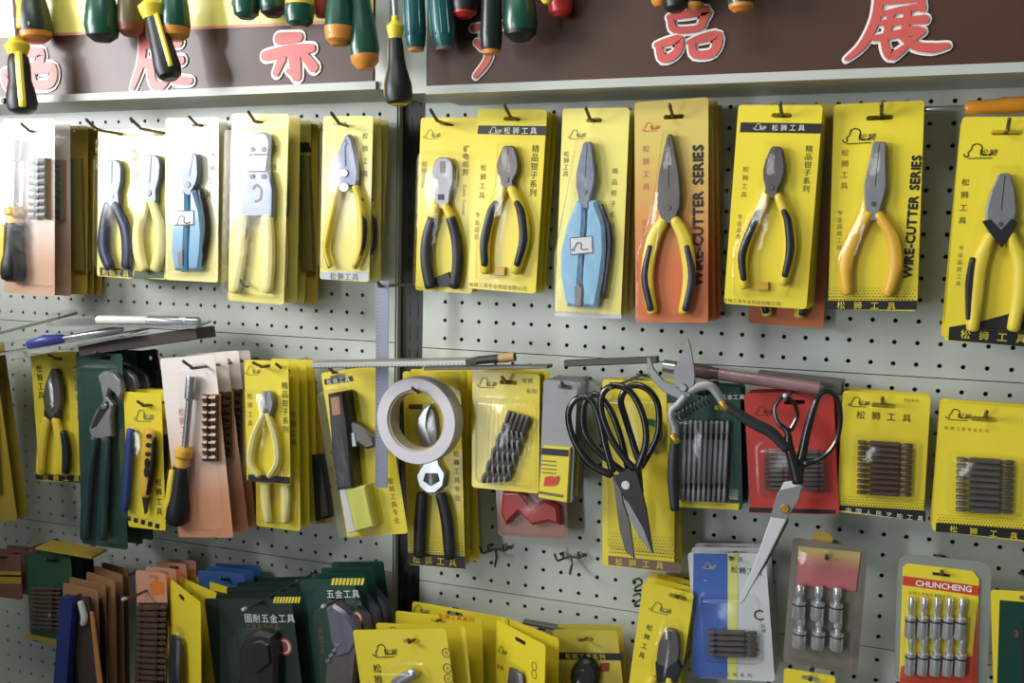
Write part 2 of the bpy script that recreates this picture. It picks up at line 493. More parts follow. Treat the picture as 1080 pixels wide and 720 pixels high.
# ------------------------------------------------------------------ signs
def stroke(mbs, F, pts, wpx):
    p = [F.L(q) for q in pts]
    w0 = [x * F.s for x in (wpx if isinstance(wpx, list) else [wpx] * len(p))]
    p, w0 = smooth_path(p, w0, 4)
    # round ends
    for ww, p_ in ((w0, mbs[1]), ([x + 5.0 * F.s for x in w0], mbs[0])):
        h = (0.0036 if p_ is mbs[1] else 0.0014) + 0.00015 * len(p_.f) / 20
        p_.ribbon(p, ww, h)
        for i in (0, -1): p_.flat(circ(p[i][0], p[i][1], ww[i] / 2, n=12), h + 0.00007 * (1 - i))
def sign(label, xa, xb, z, chars, F, yellow):
    r = thing('sign_board', label, 'sign', F)
    lx0, lx1 = xa - F.o.x, xb - F.o.x; lz0, lz1 = z - F.o.z, z + 0.40 - F.o.z
    mb = MB(); mb.prism([(lx0, lz0), (lx1, lz0), (lx1, lz1), (lx0, lz1)], -0.004, 0.0); bd = mb.build('panel', SIGNB, r)
    if yellow:
        zy0 = [F.L(q)[1] for q in yellow]
        mb = MB(); mb.flat([(lx0, zy0[0]), (lx1, zy0[1]), (lx1, lz1), (lx0, lz1)], 0.0008); mb.build('yellow_border', SIGNY, r)
        mb = MB(); mb.flat([(lx0, zy0[0] - 0.004), (lx1, zy0[1] - 0.004), (lx1, zy0[1]), (lx0, zy0[0])], 0.0012); mb.build('pink_line', SIGNP, r)
    for strokes in chars:
        a, b = MB(), MB()
        for pts, wd in strokes: stroke((a, b), F, pts, wd)
        o = a.build('character_outline', WHITE, r); b.build('character_fill', mat('sign_red', (206, 92, 84), 0.4), o)
    return r
FL_ = Fr.pt(200, 60, HD - 8); FR_ = Fr.pt(760, 50, HD - 8)
zhan_r = [(c4((470, -30), (455, 80), (400, 190), (330, 252)), [9, 9, 8, 4]), (c4((465, 8), (640, -6)), 8), (c4((480, 62), (560, 45), (650, 30)), [5, 7, 7]),
          (c4((640, -30), (650, 40)), 7), (c4((480, 100), (660, 84)), [6, 9]), (c4((520, 60), (500, 150)), 7), (c4((590, 45), (575, 140)), 7), (c4((450, 165), (600, 135), (640, 130)), [6, 9, 7]),
          (c4((490, 170), (500, 215), (525, 238), (585, 195)), [7, 8, 9, 5]), (c4((560, 150), (620, 195), (690, 205), (755, 195)), [7, 9, 10, 6]), (c4((650, 135), (600, 180)), [7, 4])]
pin_r = [(c3((665, 75), (740, 62), (820, 48), (808, 85), (790, 120), (690, 128), (672, 85)), [6, 9, 11, 9, 7, 8, 7]),
         (c3((612, 192), (660, 178), (708, 172), (695, 225), (640, 250), (622, 205)), [6, 9, 10, 9, 9, 7]),
         (c3((750, 182), (800, 165), (868, 155), (850, 222), (775, 232), (760, 190)), [6, 9, 11, 9, 9, 7])]
chan_r = [(c2((990, 60), (1000, 110)), 8), (c2((920, 120), (1075, 105)), 8), (c2((935, 180), (955, 205)), [7, 5]), (c2((960, 150), (985, 240), (930, 322)), [8, 9, 6])]
shi_l = [(c2((105, 165), (185, 158)), [10, 8]), (c2((45, 238), (150, 215), (240, 205)), [8, 10, 7]), (c2((165, 215), (170, 270), (176, 322)), [11, 11, 9]), (c2((172, 318), (142, 300)), [7, 4]),
         (c2((115, 250), (90, 310)), [8, 6]), (c2((205, 230), (248, 285)), [7, 9])]
zhan_l = [(c1((600, 60), (608, 180), (600, 270), (565, 372)), [8, 8, 8, 5]), (c1((600, 70), (770, 60)), 8), (c1((620, 190), (760, 180)), 8), (c1((660, 120), (660, 250)), 7), (c1((720, 110), (715, 250)), 7),
          (c1((600, 270), (770, 255)), 8), (c1((640, 270), (650, 345), (680, 368), (715, 335)), [8, 8, 8, 5]), (c1((700, 280), (745, 335), (808, 342)), [7, 9, 6])]
pin_l = [(c1((90, 235), (130, 225), (178, 225), (165, 275), (110, 285), (92, 240)), [6, 9, 10, 9, 8, 7]),
         (c1((140, 300), (180, 290), (228, 292), (222, 350), (155, 358), (142, 305)), [6, 10, 10, 9, 9, 7]),
         (c1((20, 310), (60, 300), (105, 300), (100, 355), (40, 360), (22, 315)), [6, 9, 9, 9, 9, 7])]
chan_l = [(c1((-260, 240), (-60, 230)), 8)]
sign('brown sign board with a yellow top border and the characters 品展示', -1.02, at(392, 60, HD - 4).x, zl + 0.010, [pin_l, zhan_l, shi_l], FL_, [(0, 33), (390, 20)])
sign('wider brown sign board above the right-hand pegboard with red and white 品 and 展', at(451, 60, HD - 4).x, 0.92, zr + 0.010, [chan_r, pin_r, zhan_r], FR_, None)

# ------------------------------------------------------------------ packs
class Pack: pass
def euroslot(x, z, w_, h_):
    return rrect(x - w_ / 2, z - h_ / 2, x + w_ / 2, z + h_ / 2, h_ * 0.45, 2)
def pack(name, label, cat, F, cm, slot=None, slotw=0.02, group=None, r=0.004, thick=0.0007, clip=None):
    p = Pack(); p.F = F; p.root = thing(name, label, cat, F, group); p.ink = {}
    W, H = F.W, F.H
    out = rrect(-W / 2, -H, W / 2, 0, r)
    if clip:
        out = [(-W / 2 + clip, 0), (-W / 2, -clip), (-W / 2, -H), (W / 2, -H), (W / 2, -clip), (W / 2 - clip, 0)][::-1]
    mb = MB()
    if slot is not None:
        sx, sz = F.L(slot) if slot else (0, -0.010)
        sx = max(-W / 2 + slotw / 2 + .004, min(W / 2 - slotw / 2 - .004, sx)); sz = min(-0.007, sz)
        p.slot = (sx, sz)
        mb.holed(out, euroslot(sx, sz, slotw, 0.0052), 0.0, thick)
    else: mb.prism(out, 0, thick)
    p.card = mb.build('card', cm, p.root)
    p.h = thick
    return p
def ink(p, m):
    if m.name not in p.ink: p.ink[m.name] = (MB(), m)
    return p.ink[m.name][0]
def band(p, q, m, lift=0.0003):
    ink(p, m).flat([p.F.L(a) for a in q], p.h + lift)
def vt(p, s, xy, size, m=None, **k):
    x, z = p.F.L(xy); ink(p, m or BLACK).text(s, x, z, size * p.F.s, p.h + 0.0007, vert=True, **k)
def ht(p, s, xy, size, m=None, **k):
    x, z = p.F.L(xy); ink(p, m or BLACK).text(s, x, z, size * p.F.s, p.h + 0.0007, **k)
LION = [(0, .7), (.05, .9), (.15, .82), (.13, .6), (.22, .4), (.25, .15), (.36, .02), (.5, .08), (.56, .3), (.52, .5), (.58, .72), (.75, .74), (.92, .66)]
def logo(p, xy, wd, m=None):
    """little crouching-animal outline with two characters"""
    s = wd * p.F.s; x0, z0 = p.F.L(xy)
    pts = [(x0 + a * s, z0 - b * s * 0.5) for a, b in LION]
    q, _ = smooth_path(pts, [0] * len(pts), 3)
    t = ink(p, m or BLACK)
    t.ribbon(q, s * 0.035, p.h + 0.0007)
    t.ribbon([(x0 + .12 * s, z0 - .5 * s), (x0 + .9 * s, z0 - .48 * s)], s * 0.03, p.h + 0.0007)
    t.text('松狮', x0 + 0.62 * s, z0 - 0.3 * s, s * 0.26, p.h + 0.0007, shear=0.2)
def dots(p, q, nx, ny, m=None, size=0.9):
    a, b, c, d = (V(p.F.L(t)) for t in q); t = ink(p, m or BLACK); r = size * p.F.s
    for j in range(ny):
        for i in range(nx):
            u = (i + 0.5 + 0.5 * (j % 2)) / (nx + 0.5); v = (j + 0.5) / ny
            c0 = (a * (1 - u) + b * u) * (1 - v) + (d * (1 - u) + c * u) * v
            rr = r * (0.6 + 0.6 * v)
            t.flat([(c0.x - rr, c0.y), (c0.x, c0.y - rr), (c0.x + rr, c0.y), (c0.x, c0.y + rr)], p.h + 0.0005)
def done(p):
    for nm, (mb, m) in p.ink.items():
        if mb.v: mb.build('lettering', m, p.card)['kind'] = 'stuff'
    p.ink = {}
    return p
def blister(p, poly, h=0.016, m=None, px=True, name='blister'):
    q = [p.F.L(a) for a in poly] if px else poly
    if area2(q) < 0: q = q[::-1]
    n = len(q)
    c = V((sum(a[0] for a in q) / n, sum(a[1] for a in q) / n))
    rings = []
    for k, hh in ((-0.003, 0.0003), (0.0, 0.0008), (0.0015, h * 0.75), (0.0045, h)):
        rings.append([(x, -(p.h + hh), z) for x, z in inset(q, k)])
    vs = [v for r in rings for v in r]; fs = []
    for k in range(3):
        for i in range(n):
            j = (i + 1) % n; fs.append((k * n + i, k * n + j, (k + 1) * n + j, (k + 1) * n + i))
    fs.append(tuple(range(3 * n, 4 * n)))
    mb = MB(); mb.add(vs, fs)
    return mb.build(name, m or PCLEAR, p.root, sharp=60)
def rbl(p, x0, y0, x1, y1, h=0.016, m=None, r=0.008):
    """rounded rectangular blister from two pixel corners"""
    a = p.F.L((x0, y0)); b = p.F.L((x1, y1))
    return blister(p, rrect(min(a[0], b[0]), min(a[1], b[1]), max(a[0], b[0]), max(a[1], b[1]), r), h, m, px=False)
def behind(p, n, gap, label, group, jig=1.5, dx=0.0):
    """further packs of the same kind on the same hook"""
    for k in range(1, n + 1):
        c = copy_tree(p.root)
        a = math.radians(random.uniform(-jig, jig)); 
        pv = Matrix.Translation((random.uniform(-.0012, .0012), 0, 0))
        c.matrix_world = Matrix.Translation((dx * k + random.uniform(-.0006, .0006), gap * k, random.uniform(-.001, .001))) @ p.root.matrix_world @ Matrix.Rotation(a, 4, 'Y')
        tag(c, label, p.root['category'], group)
def hook(label, xy, d, out=0.045, rise=0.010, r=0.0021, ball=None, group='wire pegboard hooks', L=None):
    """straight wire arm out of the board through the hang slots, tip turned up"""
    p = at(xy[0], xy[1], d)
    L = d / 1000 + out
    F = Fr(V((p.x, 0, p.z)), V((1, 0, 0)), V((0, -1, 0)))
    t = thing('peg_hook', label, 'hook', F, group)
    mb = MB()
    pts = [V((0, 0, 0)), V((0, -(L - min(out, .03)), 0)), V((0, -(L - min(out, .03) * .55), rise * .25)), V((0, -L, rise))]
    P, W = smooth_path(pts, [r] * 4, 4)
    mb.tube(P, W, 1.0, n=8, up=V((1, 0, 0))); mb.build('arm', WIRE, t)
    pl = MB(); pl.tube([V((-.006, -.001, .0)), V((.006, -.001, 0))], [.0015, .0015], 1, n=6, up=V((0, 0, 1))); pl.build('cross_pin', WIRE, t)
    if ball:
        b = MB(); b.tube([V((0, -L + .002, rise)), V((0, -L - .004, rise + .0005))], [0.0026, 0.0026], 1.0, n=10, up=V((1, 0, 0))); b.build('tip_cap', LGREYC, t)
    return t

# ------------------------------------------------------------------ tools inside packs
def head(p, tip, piv, prof, m, h0=0.003, h1=0.011, name='pliers', line=True, parent=None):
    F = p.F
    a = V(F.L(tip, h1)); b = V(F.L(piv, h1)); ax = b - a; pp = V((-ax.y, ax.x)).normalized() * F.s
    L_ = []; R_ = []
    for e in prof:
        t, wl = e[0], e[1]; wr = e[2] if len(e) > 2 else wl
        c = a + ax * t
        L_.append(tuple(c + pp * wl)); R_.append(tuple(c - pp * wr))
    mb = MB(); mb.prism(L_ + R_[::-1], h0, h1, bev=0.0014)
    o = mb.build(name, m, parent or p.root)
    if line:
        g = MB(); g.ribbon([tuple(a + ax * 0.04), tuple(a + ax * 0.62)], 0.9 * F.s, h1 + 0.0002); g.build('jaw_gap', BLACK, o)
        g = MB(); c = a + ax * 0.86; g.prism(circ(c.x, c.y, 2.6 * F.s, n=12), h1 - 0.001, h1 + 0.0012, bev=0.0004); g.build('rivet', DSTEEL, o)
    return o
def handle(p, par, pts, wd, m, h=0.0085, hh=0.0052, name='handle', n=10):
    F = p.F
    P = [F.P(q, h) for q in pts]
    w_ = [x * F.s / 2 for x in (wd if isinstance(wd, (list, tuple)) else [wd] * len(P))]
    P, w_ = smooth_path(P, w_, 4)
    mb = MB(); mb.tube(P, w_, [min(hh, x * 1.15) for x in w_], n=n)
    return mb.build(name, m, par)
def poly(p, par, pts, m, h0, h1, name, bev=0.0008):
    F = p.F
    mb = MB(); mb.prism([F.L(q, h1) for q in pts], h0, h1, bev=bev)
    return mb.build(name, m, par)
def bits(p, a, b, c, d, n, m, r=None, name='bit', waist=True, par=None):
    """n bits side by side, from the line a-b to the line d-c (each bit runs a->d side)"""
    F = p.F
    A, B, C_, D = (F.P(t, 0.006) for t in (a, b, c, d))
    for i in range(n):
        u = (i + 0.5) / n
        s0 = A.lerp(B, u); s1 = D.lerp(C_, u)
        rr = r or (A - B).length / n * 0.46
        ax = s1 - s0
        pr = [(0, .55), (.02, .85), (.15, .85), (.165, .6), (.225, .6), (.24, 1), (.76, 1), (.775, .6), (.835, .6), (.85, .85), (.98, .85), (1, .55)] if waist else [(0, .6), (.03, 1), (.97, 1), (1, .6)]
        mb = MB(); mb.tube([s0 + ax * t for t, _ in pr], [rr * k for _, k in pr], 1.0, n=6, rnd=False)
        mb.build(name, m, par or p.root)

# =================================================================== TOP ROW, LEFT BAY
Q = Fr.quad
# --- socket screwdriver packs (white to orange)
OG = grad('white_orange_card', (240, 230, 222), (206, 142, 104), -0.08, -0.20, coat=0.4)
OG2 = grad('white_tan_card', (240, 232, 226), (208, 166, 138), -0.09, -0.21, coat=0.4)
def socket_driver_pack(label, q, d, shaft, collar, hnd, strip, slot, cm, sm):
    p = pack('screwdriver_pack', label, 'screwdriver pack', Q(q, d), cm, slot, 0.022)
    F = p.F
    h = 0.011
    (x0, y0), (x1, y1) = shaft
    mb = MB()
    a, b = F.P(shaft[0], h), F.P(shaft[1], h)
    pr = [(0, 4.2), (.02, 4.6), (.3, 4.6), (.33, 2.9), (1.0, 2.9)]
    mb.tube([a.lerp(b, t) for t, _ in pr], [k * F.s for _, k in pr], 1.0, n=12, rnd=False)
    s = mb.build('screwdriver', CHROME, p.root)
    a, b = F.P(collar[0], h), F.P(collar[1], h)
    pr = [(0, 4.5), (.15, 7.5), (.45, 8), (.6, 6), (1, 7)]
    mb = MB(); mb.tube([a.lerp(b, t) for t, _ in pr], [k * F.s for _, k in pr], 1.0, n=12, rnd=False); mb.build('collar', OGRIP, s)
    a, b = F.P(hnd[0], h), F.P(hnd[1], h)
    pr = [(0, 7), (.12, 8), (.3, 8.4), (.45, 8.6), (.7, 11), (.88, 11), (.96, 9), (1, 5)]
    mb = MB(); mb.tube([a.lerp(b, t) for t, _ in pr], [k * F.s for _, k in pr], .85, n=14, rnd=False); mb.build('handle', RUB, s)
    w_ = [3, 3.4, 3.4, 3]
    mb = MB(); mb.tube([a.lerp(b, t) + V((-4.6 * F.s, -6.2 * F.s, 0)) for t in (.08, .3, .55, .9)], [k * F.s for k in w_], .8, n=8); mb.build('handle_stripe', YGRIP, s)
    # strip of small sockets in a tray
    (ax_, ay_), (bx, by) = strip
    tr = poly(p, p.root, [(ax_, ay_), (bx, ay_), (bx, by), (ax_, by)], mat('amber_tray', (196, 138, 88), 0.4), 0.0008, 0.004, 'socket_tray')
    n = 9
    for i in range(n):
        yy = ay_ + (by - ay_) * (i + .5) / n
        a, b = F.P((ax_ + (bx - ax_) * .12, yy), .007), F.P((ax_ + (bx - ax_) * .88, yy), .007)
        mb = MB(); rr = (by - ay_) / n * .40 * F.s
        mb.tube([a, a.lerp(b, .35), a.lerp(b, .4), a.lerp(b, .6), a.lerp(b, .65), b], [rr, rr, rr * .6, rr * .6, rr, rr], 1.0, n=8, rnd=False); mb.build('socket', sm, tr)
    vt(p, '松狮工具', (q[0][0] + 4, q[0][1] + 55), 7, PINKI)
    x0 = min(strip[0][0], shaft[0][0] - 6)
    rbl(p, shaft[0][0] - 7, shaft[0][1] - 6, strip[1][0] + 3, hnd[1][1] + 4, 0.022, PFILM)
    return done(p)
p = socket_driver_pack('pale pack with long screwdriver and socket strip at the far left of the top row', cA((22, 72), (176, 80), (172, 634), (2, 628)), 90,
    cA((54, 140), (47, 358)), cA((47, 352), (46, 405)), cA((46, 402), (38, 590)), cA((88, 200), (156, 392)), cA((92, 118))[0], OG2, STEEL)
behind(p, 1, 0.029, 'socket screwdriver pack hidden behind the front one at the far left, top row', 'socket screwdriver packs on the far left top hook', 1.5)
hook('wire hook through the pale screwdriver pack at the far left, top row', cA((105, 116))[0], 90, 0.022, 0.009)
# yellow pack turned on the same stretch of board, its shade painted in
F = Q(cA((180, 95), (268, 100), (288, 632), (182, 628)), 38)
p = pack('card_pack', 'shaded yellow card pack between the far left screwdriver pack and the navy pliers', 'tool pack', F, YELD, cA((226, 112))[0], 0.02)
poly(p, p.root, cA((206, 200), (252, 200), (262, 560), (206, 560)), mat('dim_inlay', (120, 104, 50), 0.5), 0.0008, 0.008, 'tool_body', 0.002)
done(p)
behind(p, 2, .013, 'shaded yellow card pack at the back between the far left pack and the navy pliers', 'shaded yellow packs at the left, top row', .6, dx=.001)

# --- navy and cream pliers
def small_cutter(label, q, d, tip, piv, hl, hr, hm, card=YEL2, hd=BSTEEL, slot=None):
    p = pack('pliers_pack', label, 'pliers pack', Q(q, d), card, slot, 0.02)
    o = head(p, tip, piv, [(0, 4), (.05, 7), (.2, 9.5), (.5, 9.5), (.78, 7), (1, 8), (1.12, 6)], hd)
    handle(p, o, hl, [8, 11, 12, 10], hm); handle(p, o, hr, [8, 11, 12, 10], hm)
    return p
p = small_cutter('pale yellow pack with navy-handled pliers, left one of a tight pair', cA((302, 108), (420, 110), (428, 582), (318, 574)), 74, *cA((355, 205), (352, 338)),
    cA((343, 345), (330, 420), (328, 490), (348, 545)), cA((364, 345), (396, 420), (404, 490), (400, 545)), NAVY, slot=cA((372, 124))[0])
vt(p, '松狮工具', cA((312, 150))[0], 6, GREYI); band(p, cA((316, 545), (424, 552), (426, 578), (318, 572)), BLACK); ht(p, '松狮工具', cA((335, 562))[0], 6.5, YINK)
rbl(p, *cA((318, 190))[0], *cA((416, 556))[0], 0.018, PFILM); done(p)
behind(p, 3, 0.019, 'pale yellow pack behind the navy-handled pliers', 'packs behind the navy pliers')
hook('long wire hook above the navy-handled pliers, top row', cA((384, 123))[0], 74, 0.068, 0.012)
p = small_cutter('pale yellow pack with cream-handled pliers beside the navy pair', cA((422, 106), (536, 110), (520, 582), (424, 580)), 78, *cA((480, 190), (470, 330)),
    cA((462, 340), (438, 420), (440, 500), (456, 552)), cA((482, 340), (506, 420), (504, 500), (490, 552)), CREAM, slot=cA((515, 119))[0])
vt(p, '松狮工具', cA((430, 180))[0], 6, GREYI); band(p, cA((425, 556), (520, 556), (520, 580), (425, 580)), mat('green_band', (70, 84, 52), .5))
rbl(p, *cA((430, 175))[0], *cA((520, 556))[0], 0.018, PFILM); done(p)
behind(p, 2, 0.019, 'pale yellow pack behind the cream-handled pliers', 'packs behind the cream pliers')
hook('long wire hook above the cream-handled pliers, top row', cA((520, 120))[0], 78, 0.068, 0.012)

# --- blue handled pliers (two packs of the same kind)
def blue_pliers(label, q, d, tip, piv, left, right, slotpx, plate, card, notch, jaww=9.5):
    p = pack('pliers_pack', label, 'pliers pack', Q(q, d), card, slotpx, 0.02)
    k = jaww
    o = head(p, tip, piv, [(0, k * .25), (.05, k * .5), (.3, k * .8), (.55, k * 1.05), (.75, k), (1, k * .6), (1.15, k * .5)], BSTEEL, h1=0.013)
    # sheathed handles closing to a bottle outline
    mid = [((a[0] + b[0]) / 2, (a[1] + b[1]) / 2) for a, b in zip(left, right)]
    poly(p, o, left + [(m[0] - 1.2, m[1]) for m in mid[::-1]], BLUEG, 0.002, 0.014, 'handle', 0.004)
    poly(p, o, [(m[0] + 1.2, m[1]) for m in mid] + right[::-1], BLUEG, 0.002, 0.014, 'handle', 0.004)
    poly(p, o, notch, DSTEEL, 0.012, 0.0145, 'handle_slot', 0.0005)
    pl = poly(p, o, plate, LGREYC, 0.013, 0.0152, 'name_plate', 0.0005)
    F = p.F
    g = MB(); a = [F.L(t, .0152) for t in plate]; g.ribbon(a + [a[0]], .9 * F.s, 0.0155)
    x, z = F.L(plate[0], .0152); s = (plate[1][0] - plate[0][0]) * F.s
    q_, _ = smooth_path([(x + (.1 + u * .8) * s, z - (.18 + v * .4) * s) for u, v in LION], [0] * len(LION), 2); g.ribbon(q_, s * .05, .0156)
    g.build('plate_mark', BLACK, o)
    return p
p = blue_pliers('white-glaring pack with pale blue pliers in the left bay', cA((545, 74), (716, 72), (668, 592), (505, 584)), 86, *cA((612, 185), (592, 300)),
    cA((572, 300), (552, 370), (540, 430), (538, 500), (548, 556)), cA((612, 300), (634, 370), (640, 440), (636, 500), (628, 556)), cA((626, 96))[0],
    cA((550, 368), (612, 366), (612, 410), (550, 412)), grad('glare_white_card', (246, 243, 226), (240, 230, 150), -0.05, -0.20, rough=.3, coat=0.6), cA((560, 500), (578, 490), (578, 540), (564, 545)), 8)  # card whitens towards the top: film glare painted into its colour
handle(p, p.root, cA((634, 300), (650, 380), (650, 450), (634, 540)), [5, 7, 8, 6], RUB, h=0.006, name='grip_edge')
for yy in range(5): ht(p, '松狮工具'[yy % 4], cA((680 - yy * 6, 190 + yy * 42))[0], 6, GREYI)
blister(p, cA((604, 170), (650, 176), (662, 420), (652, 565), (528, 565), (522, 420), (560, 270)), 0.02, PFILM); done(p)
behind(p, 3, 0.02, 'pale pack behind the glaring pale blue pliers in the left bay', 'packs behind the left blue pliers')
hook('wire hook through the white-glaring blue pliers pack', cA((635, 97))[0], 86, 0.025, 0.009)

# --- crimping tool
p = pack('crimper_pack', 'yellow-edged pack with silver crimping tool and cream handles', 'crimper pack', Q(cB((148, 58), (322, 62), (292, 662), (110, 650)), 96), YEL2, cB((213, 84))[0], 0.022)
o = poly(p, p.root, cB((186, 150), (200, 124), (228, 116), (246, 126), (254, 150), (250, 192), (184, 192)), BSTEEL, 0.003, 0.013, 'crimping_tool', .002)
poly(p, o, cB((190, 190), (246, 190), (240, 240), (196, 240)), CHROME, 0.004, 0.011, 'neck')
poly(p, o, cB((178, 240), (250, 240), (264, 300), (262, 386), (160, 386), (166, 300)), BSTEEL, 0.003, 0.012, 'lower_plate', .002)
for c_ in cB((198, 172), (234, 172), (196, 258), (232, 258)):
    poly(p, o, [(c_[0] + 2.6 * math.cos(a * .628), c_[1] + 2.6 * math.sin(a * .628)) for a in range(10)], GUN, 0.011, 0.0142, 'bolt', .0005)
g = MB(); q_, _ = smooth_path([p.F.L(t, .0125) for t in cB((200, 300), (212, 285), (226, 300), (224, 330), (206, 338))], [0] * 5, 3); g.ribbon(q_, 2.4 * p.F.s, .0126); g.build('slot_mark', BLACK, o)
handle(p, o, cB((172, 385), (164, 470), (156, 540), (142, 620)), [11, 12, 12, 11], CREAM, hh=.006)
handle(p, o, cB((246, 385), (250, 470), (250, 540), (244, 620)), [12, 13, 13, 12], CREAM, hh=.006)
handle(p, o, cB((190, 390), (172, 480), (158, 570), (172, 604), (186, 606)), [2, 2, 2, 2, 2], GUN, h=.01, name='spring_wire')
for i, ch in enumerate('松狮工具'): ht(p, ch, cB((272 - i * 5, 170 + i * 60))[0], 6, GREYI)
rbl(p, *cB((140, 108))[0], *cB((292, 640))[0], 0.026, PFILM); done(p)
behind(p, 3, 0.027, 'crimping tool pack behind the front one in the left bay', 'packs behind the crimping tool', 1.2)
hook('wire hook through the crimping tool pack', cB((216, 86))[0], 96, 0.022, 0.011)
F = Q(cB((330, 90), (392, 96), (420, 658), (322, 662)), 40)
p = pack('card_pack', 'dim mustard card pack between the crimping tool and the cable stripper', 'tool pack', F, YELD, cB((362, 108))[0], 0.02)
poly(p, p.root, cB((340, 150), (375, 150), (380, 180), (342, 180)), GUN, 0.0008, 0.006, 'tool_head')
poly(p, p.root, cB((346, 190), (372, 190), (388, 560), (350, 560)), mat('dim_inlay', (120, 104, 50), 0.5), 0.0008, 0.010, 'tool_body', 0.002)
for i, ch in enumerate('松狮工具'): ht(p, ch, cB((388 + i * 2, 400 + i * 45))[0], 6, mat('brown_ink', (130, 80, 40)))
done(p)

# --- cable stripper with yellow handles
p = pack('stripper_pack', 'pale yellow pack with cable stripper and yellow and black handles', 'pliers pack', Q(cB((422, 66), (582, 68), (568, 590), (414, 584)), 72), YEL2, cB((476, 92))[0], 0.022)
o = poly(p, p.root, cB((490, 130), (502, 124), (512, 140), (524, 200), (532, 240), (528, 288), (470, 290), (462, 250), (468, 180)), BSTEEL, .003, .012, 'pliers', .0018)
g = MB(); g.ribbon([p.F.L(t, .0122) for t in cB((496, 140), (492, 150), (500, 152), (492, 165), (494, 225))], 1.3 * p.F.s, .0123); g.build('jaw_gap', BLACK, o)
for c_, r_ in ((cB((488, 247))[0], 4.2), (cB((488, 292))[0], 5)):
    poly(p, o, [(c_[0] + r_ * math.cos(a * .524), c_[1] + r_ * math.sin(a * .524)) for a in range(12)], CHROME, .011, .0142, 'rivet', .0006)
handle(p, o, cB((468, 292), (456, 360), (438, 440), (432, 490), (446, 540)), [7, 7, 7, 6, 5], YGRIP)
handle(p, o, cB((524, 292), (540, 340), (546, 420), (542, 490), (522, 545)), [7, 8, 9, 8, 6], YGRIP)
handle(p, o, cB((543, 330), (551, 420), (545, 490), (526, 540)), [5, 6, 6, 5], RUB, name='grip')
handle(p, o, cB((430, 460), (430, 500), (442, 545)), [4, 4, 3], RUB, name='grip')
for i, ch in enumerate('松狮工具'): ht(p, ch, cB((556, 130 + i * 40))[0], 6, GREYI)
band(p, cB((416, 560), (566, 562), (566, 586), (416, 582)), mat('pale_blue_band', (190, 196, 206), .4)); ht(p, '松狮工具', cB((455, 573))[0], 7, GREYI)
rbl(p, *cB((430, 108))[0], *cB((566, 556))[0], .02, PFILM); done(p)
behind(p, 2, .021, 'pale yellow pack behind the cable stripper beside the dark post', 'packs behind the cable stripper')
hook('wire hook through the cable stripper pack beside the dark post', cB((500, 98))[0], 72, .042, .012)

# =================================================================== TOP ROW, RIGHT BAY
def mid(h):
    """the gripped stretch of a handle, leaving neck and toe bare"""
    a, b, c, d = (V(q) for q in h)
    return [tuple(a.lerp(b, .55)), tuple(b), tuple(c), tuple(c.lerp(d, .78))]
def two_tone(p, o, hl, hr, w1, base, grip, gw=0.62, gl=None, gr=None):
    handle(p, o, hl, w1, base); handle(p, o, hr, w1, base)
    if grip:
        handle(p, o, gl or hl[1:], [x * gw for x in (w1[1:] if gl is None else w1[:len(gl)])], grip, h=.0108, hh=.0042, name='grip')
        handle(p, o, gr or hr[1:], [x * gw for x in (w1[1:] if gr is None else w1[:len(gr)])], grip, h=.0108, hh=.0042, name='grip')
# cable cutter
p = pack('pliers_pack', 'yellow pack with black-handled cable cutter beside the dark post', 'pliers pack', Q(cC((40, 92), (204, 96), (192, 606), (22, 600)), 62), YEL, cC((116, 113))[0], .02)
o = head(p, *cC((104, 210), (98, 345)), [(0, 4), (.06, 8), (.2, 11), (.5, 11.5), (.75, 9), (1, 8), (1.12, 6)], STEEL, line=False)
poly(p, o, cC((94, 222), (110, 222), (110, 256), (94, 256)), DSTEEL, .01, .0115, 'jaw_mark', .0003)
poly(p, o, cC((88, 318), (104, 318), (104, 334), (88, 334)), GUN, .01, .0122, 'rivet', .0004)
handle(p, o, cC((86, 350), (74, 385)), [8, 10], YGRIP, name='handle_collar'); handle(p, o, cC((110, 350), (126, 385)), [8, 10], YGRIP, name='handle_collar')
handle(p, o, cC((74, 388), (56, 450), (54, 520), (66, 588)), [11, 12, 12, 12], RUB); handle(p, o, cC((126, 388), (142, 450), (145, 520), (136, 588)), [10, 11, 11, 11], RUB)
poly(p, p.root, cC((70, 565), (120, 545), (132, 588), (70, 588)), RUB, .001, .004, 'bottom_print')
vt(p, '矿电缆剪', cC((172, 185))[0], 6.5); ht(p, 'Cable Cutter', cC((168, 290))[0], 4, ang=-math.pi / 2)
vt(p, '松狮工具', cC((50, 230))[0], 6, GREYI); logo(p, cC((48, 130))[0], 17, GREYI)
rbl(p, *cC((38, 196))[0], *cC((164, 600))[0], .018); done(p)
behind(p, 1, .02, 'yellow cable cutter pack hanging behind its twin by the post', 'packs behind the cable cutter')
hook('wire hook through the cable cutter pack', cC((112, 112))[0], 62, .047, .012)

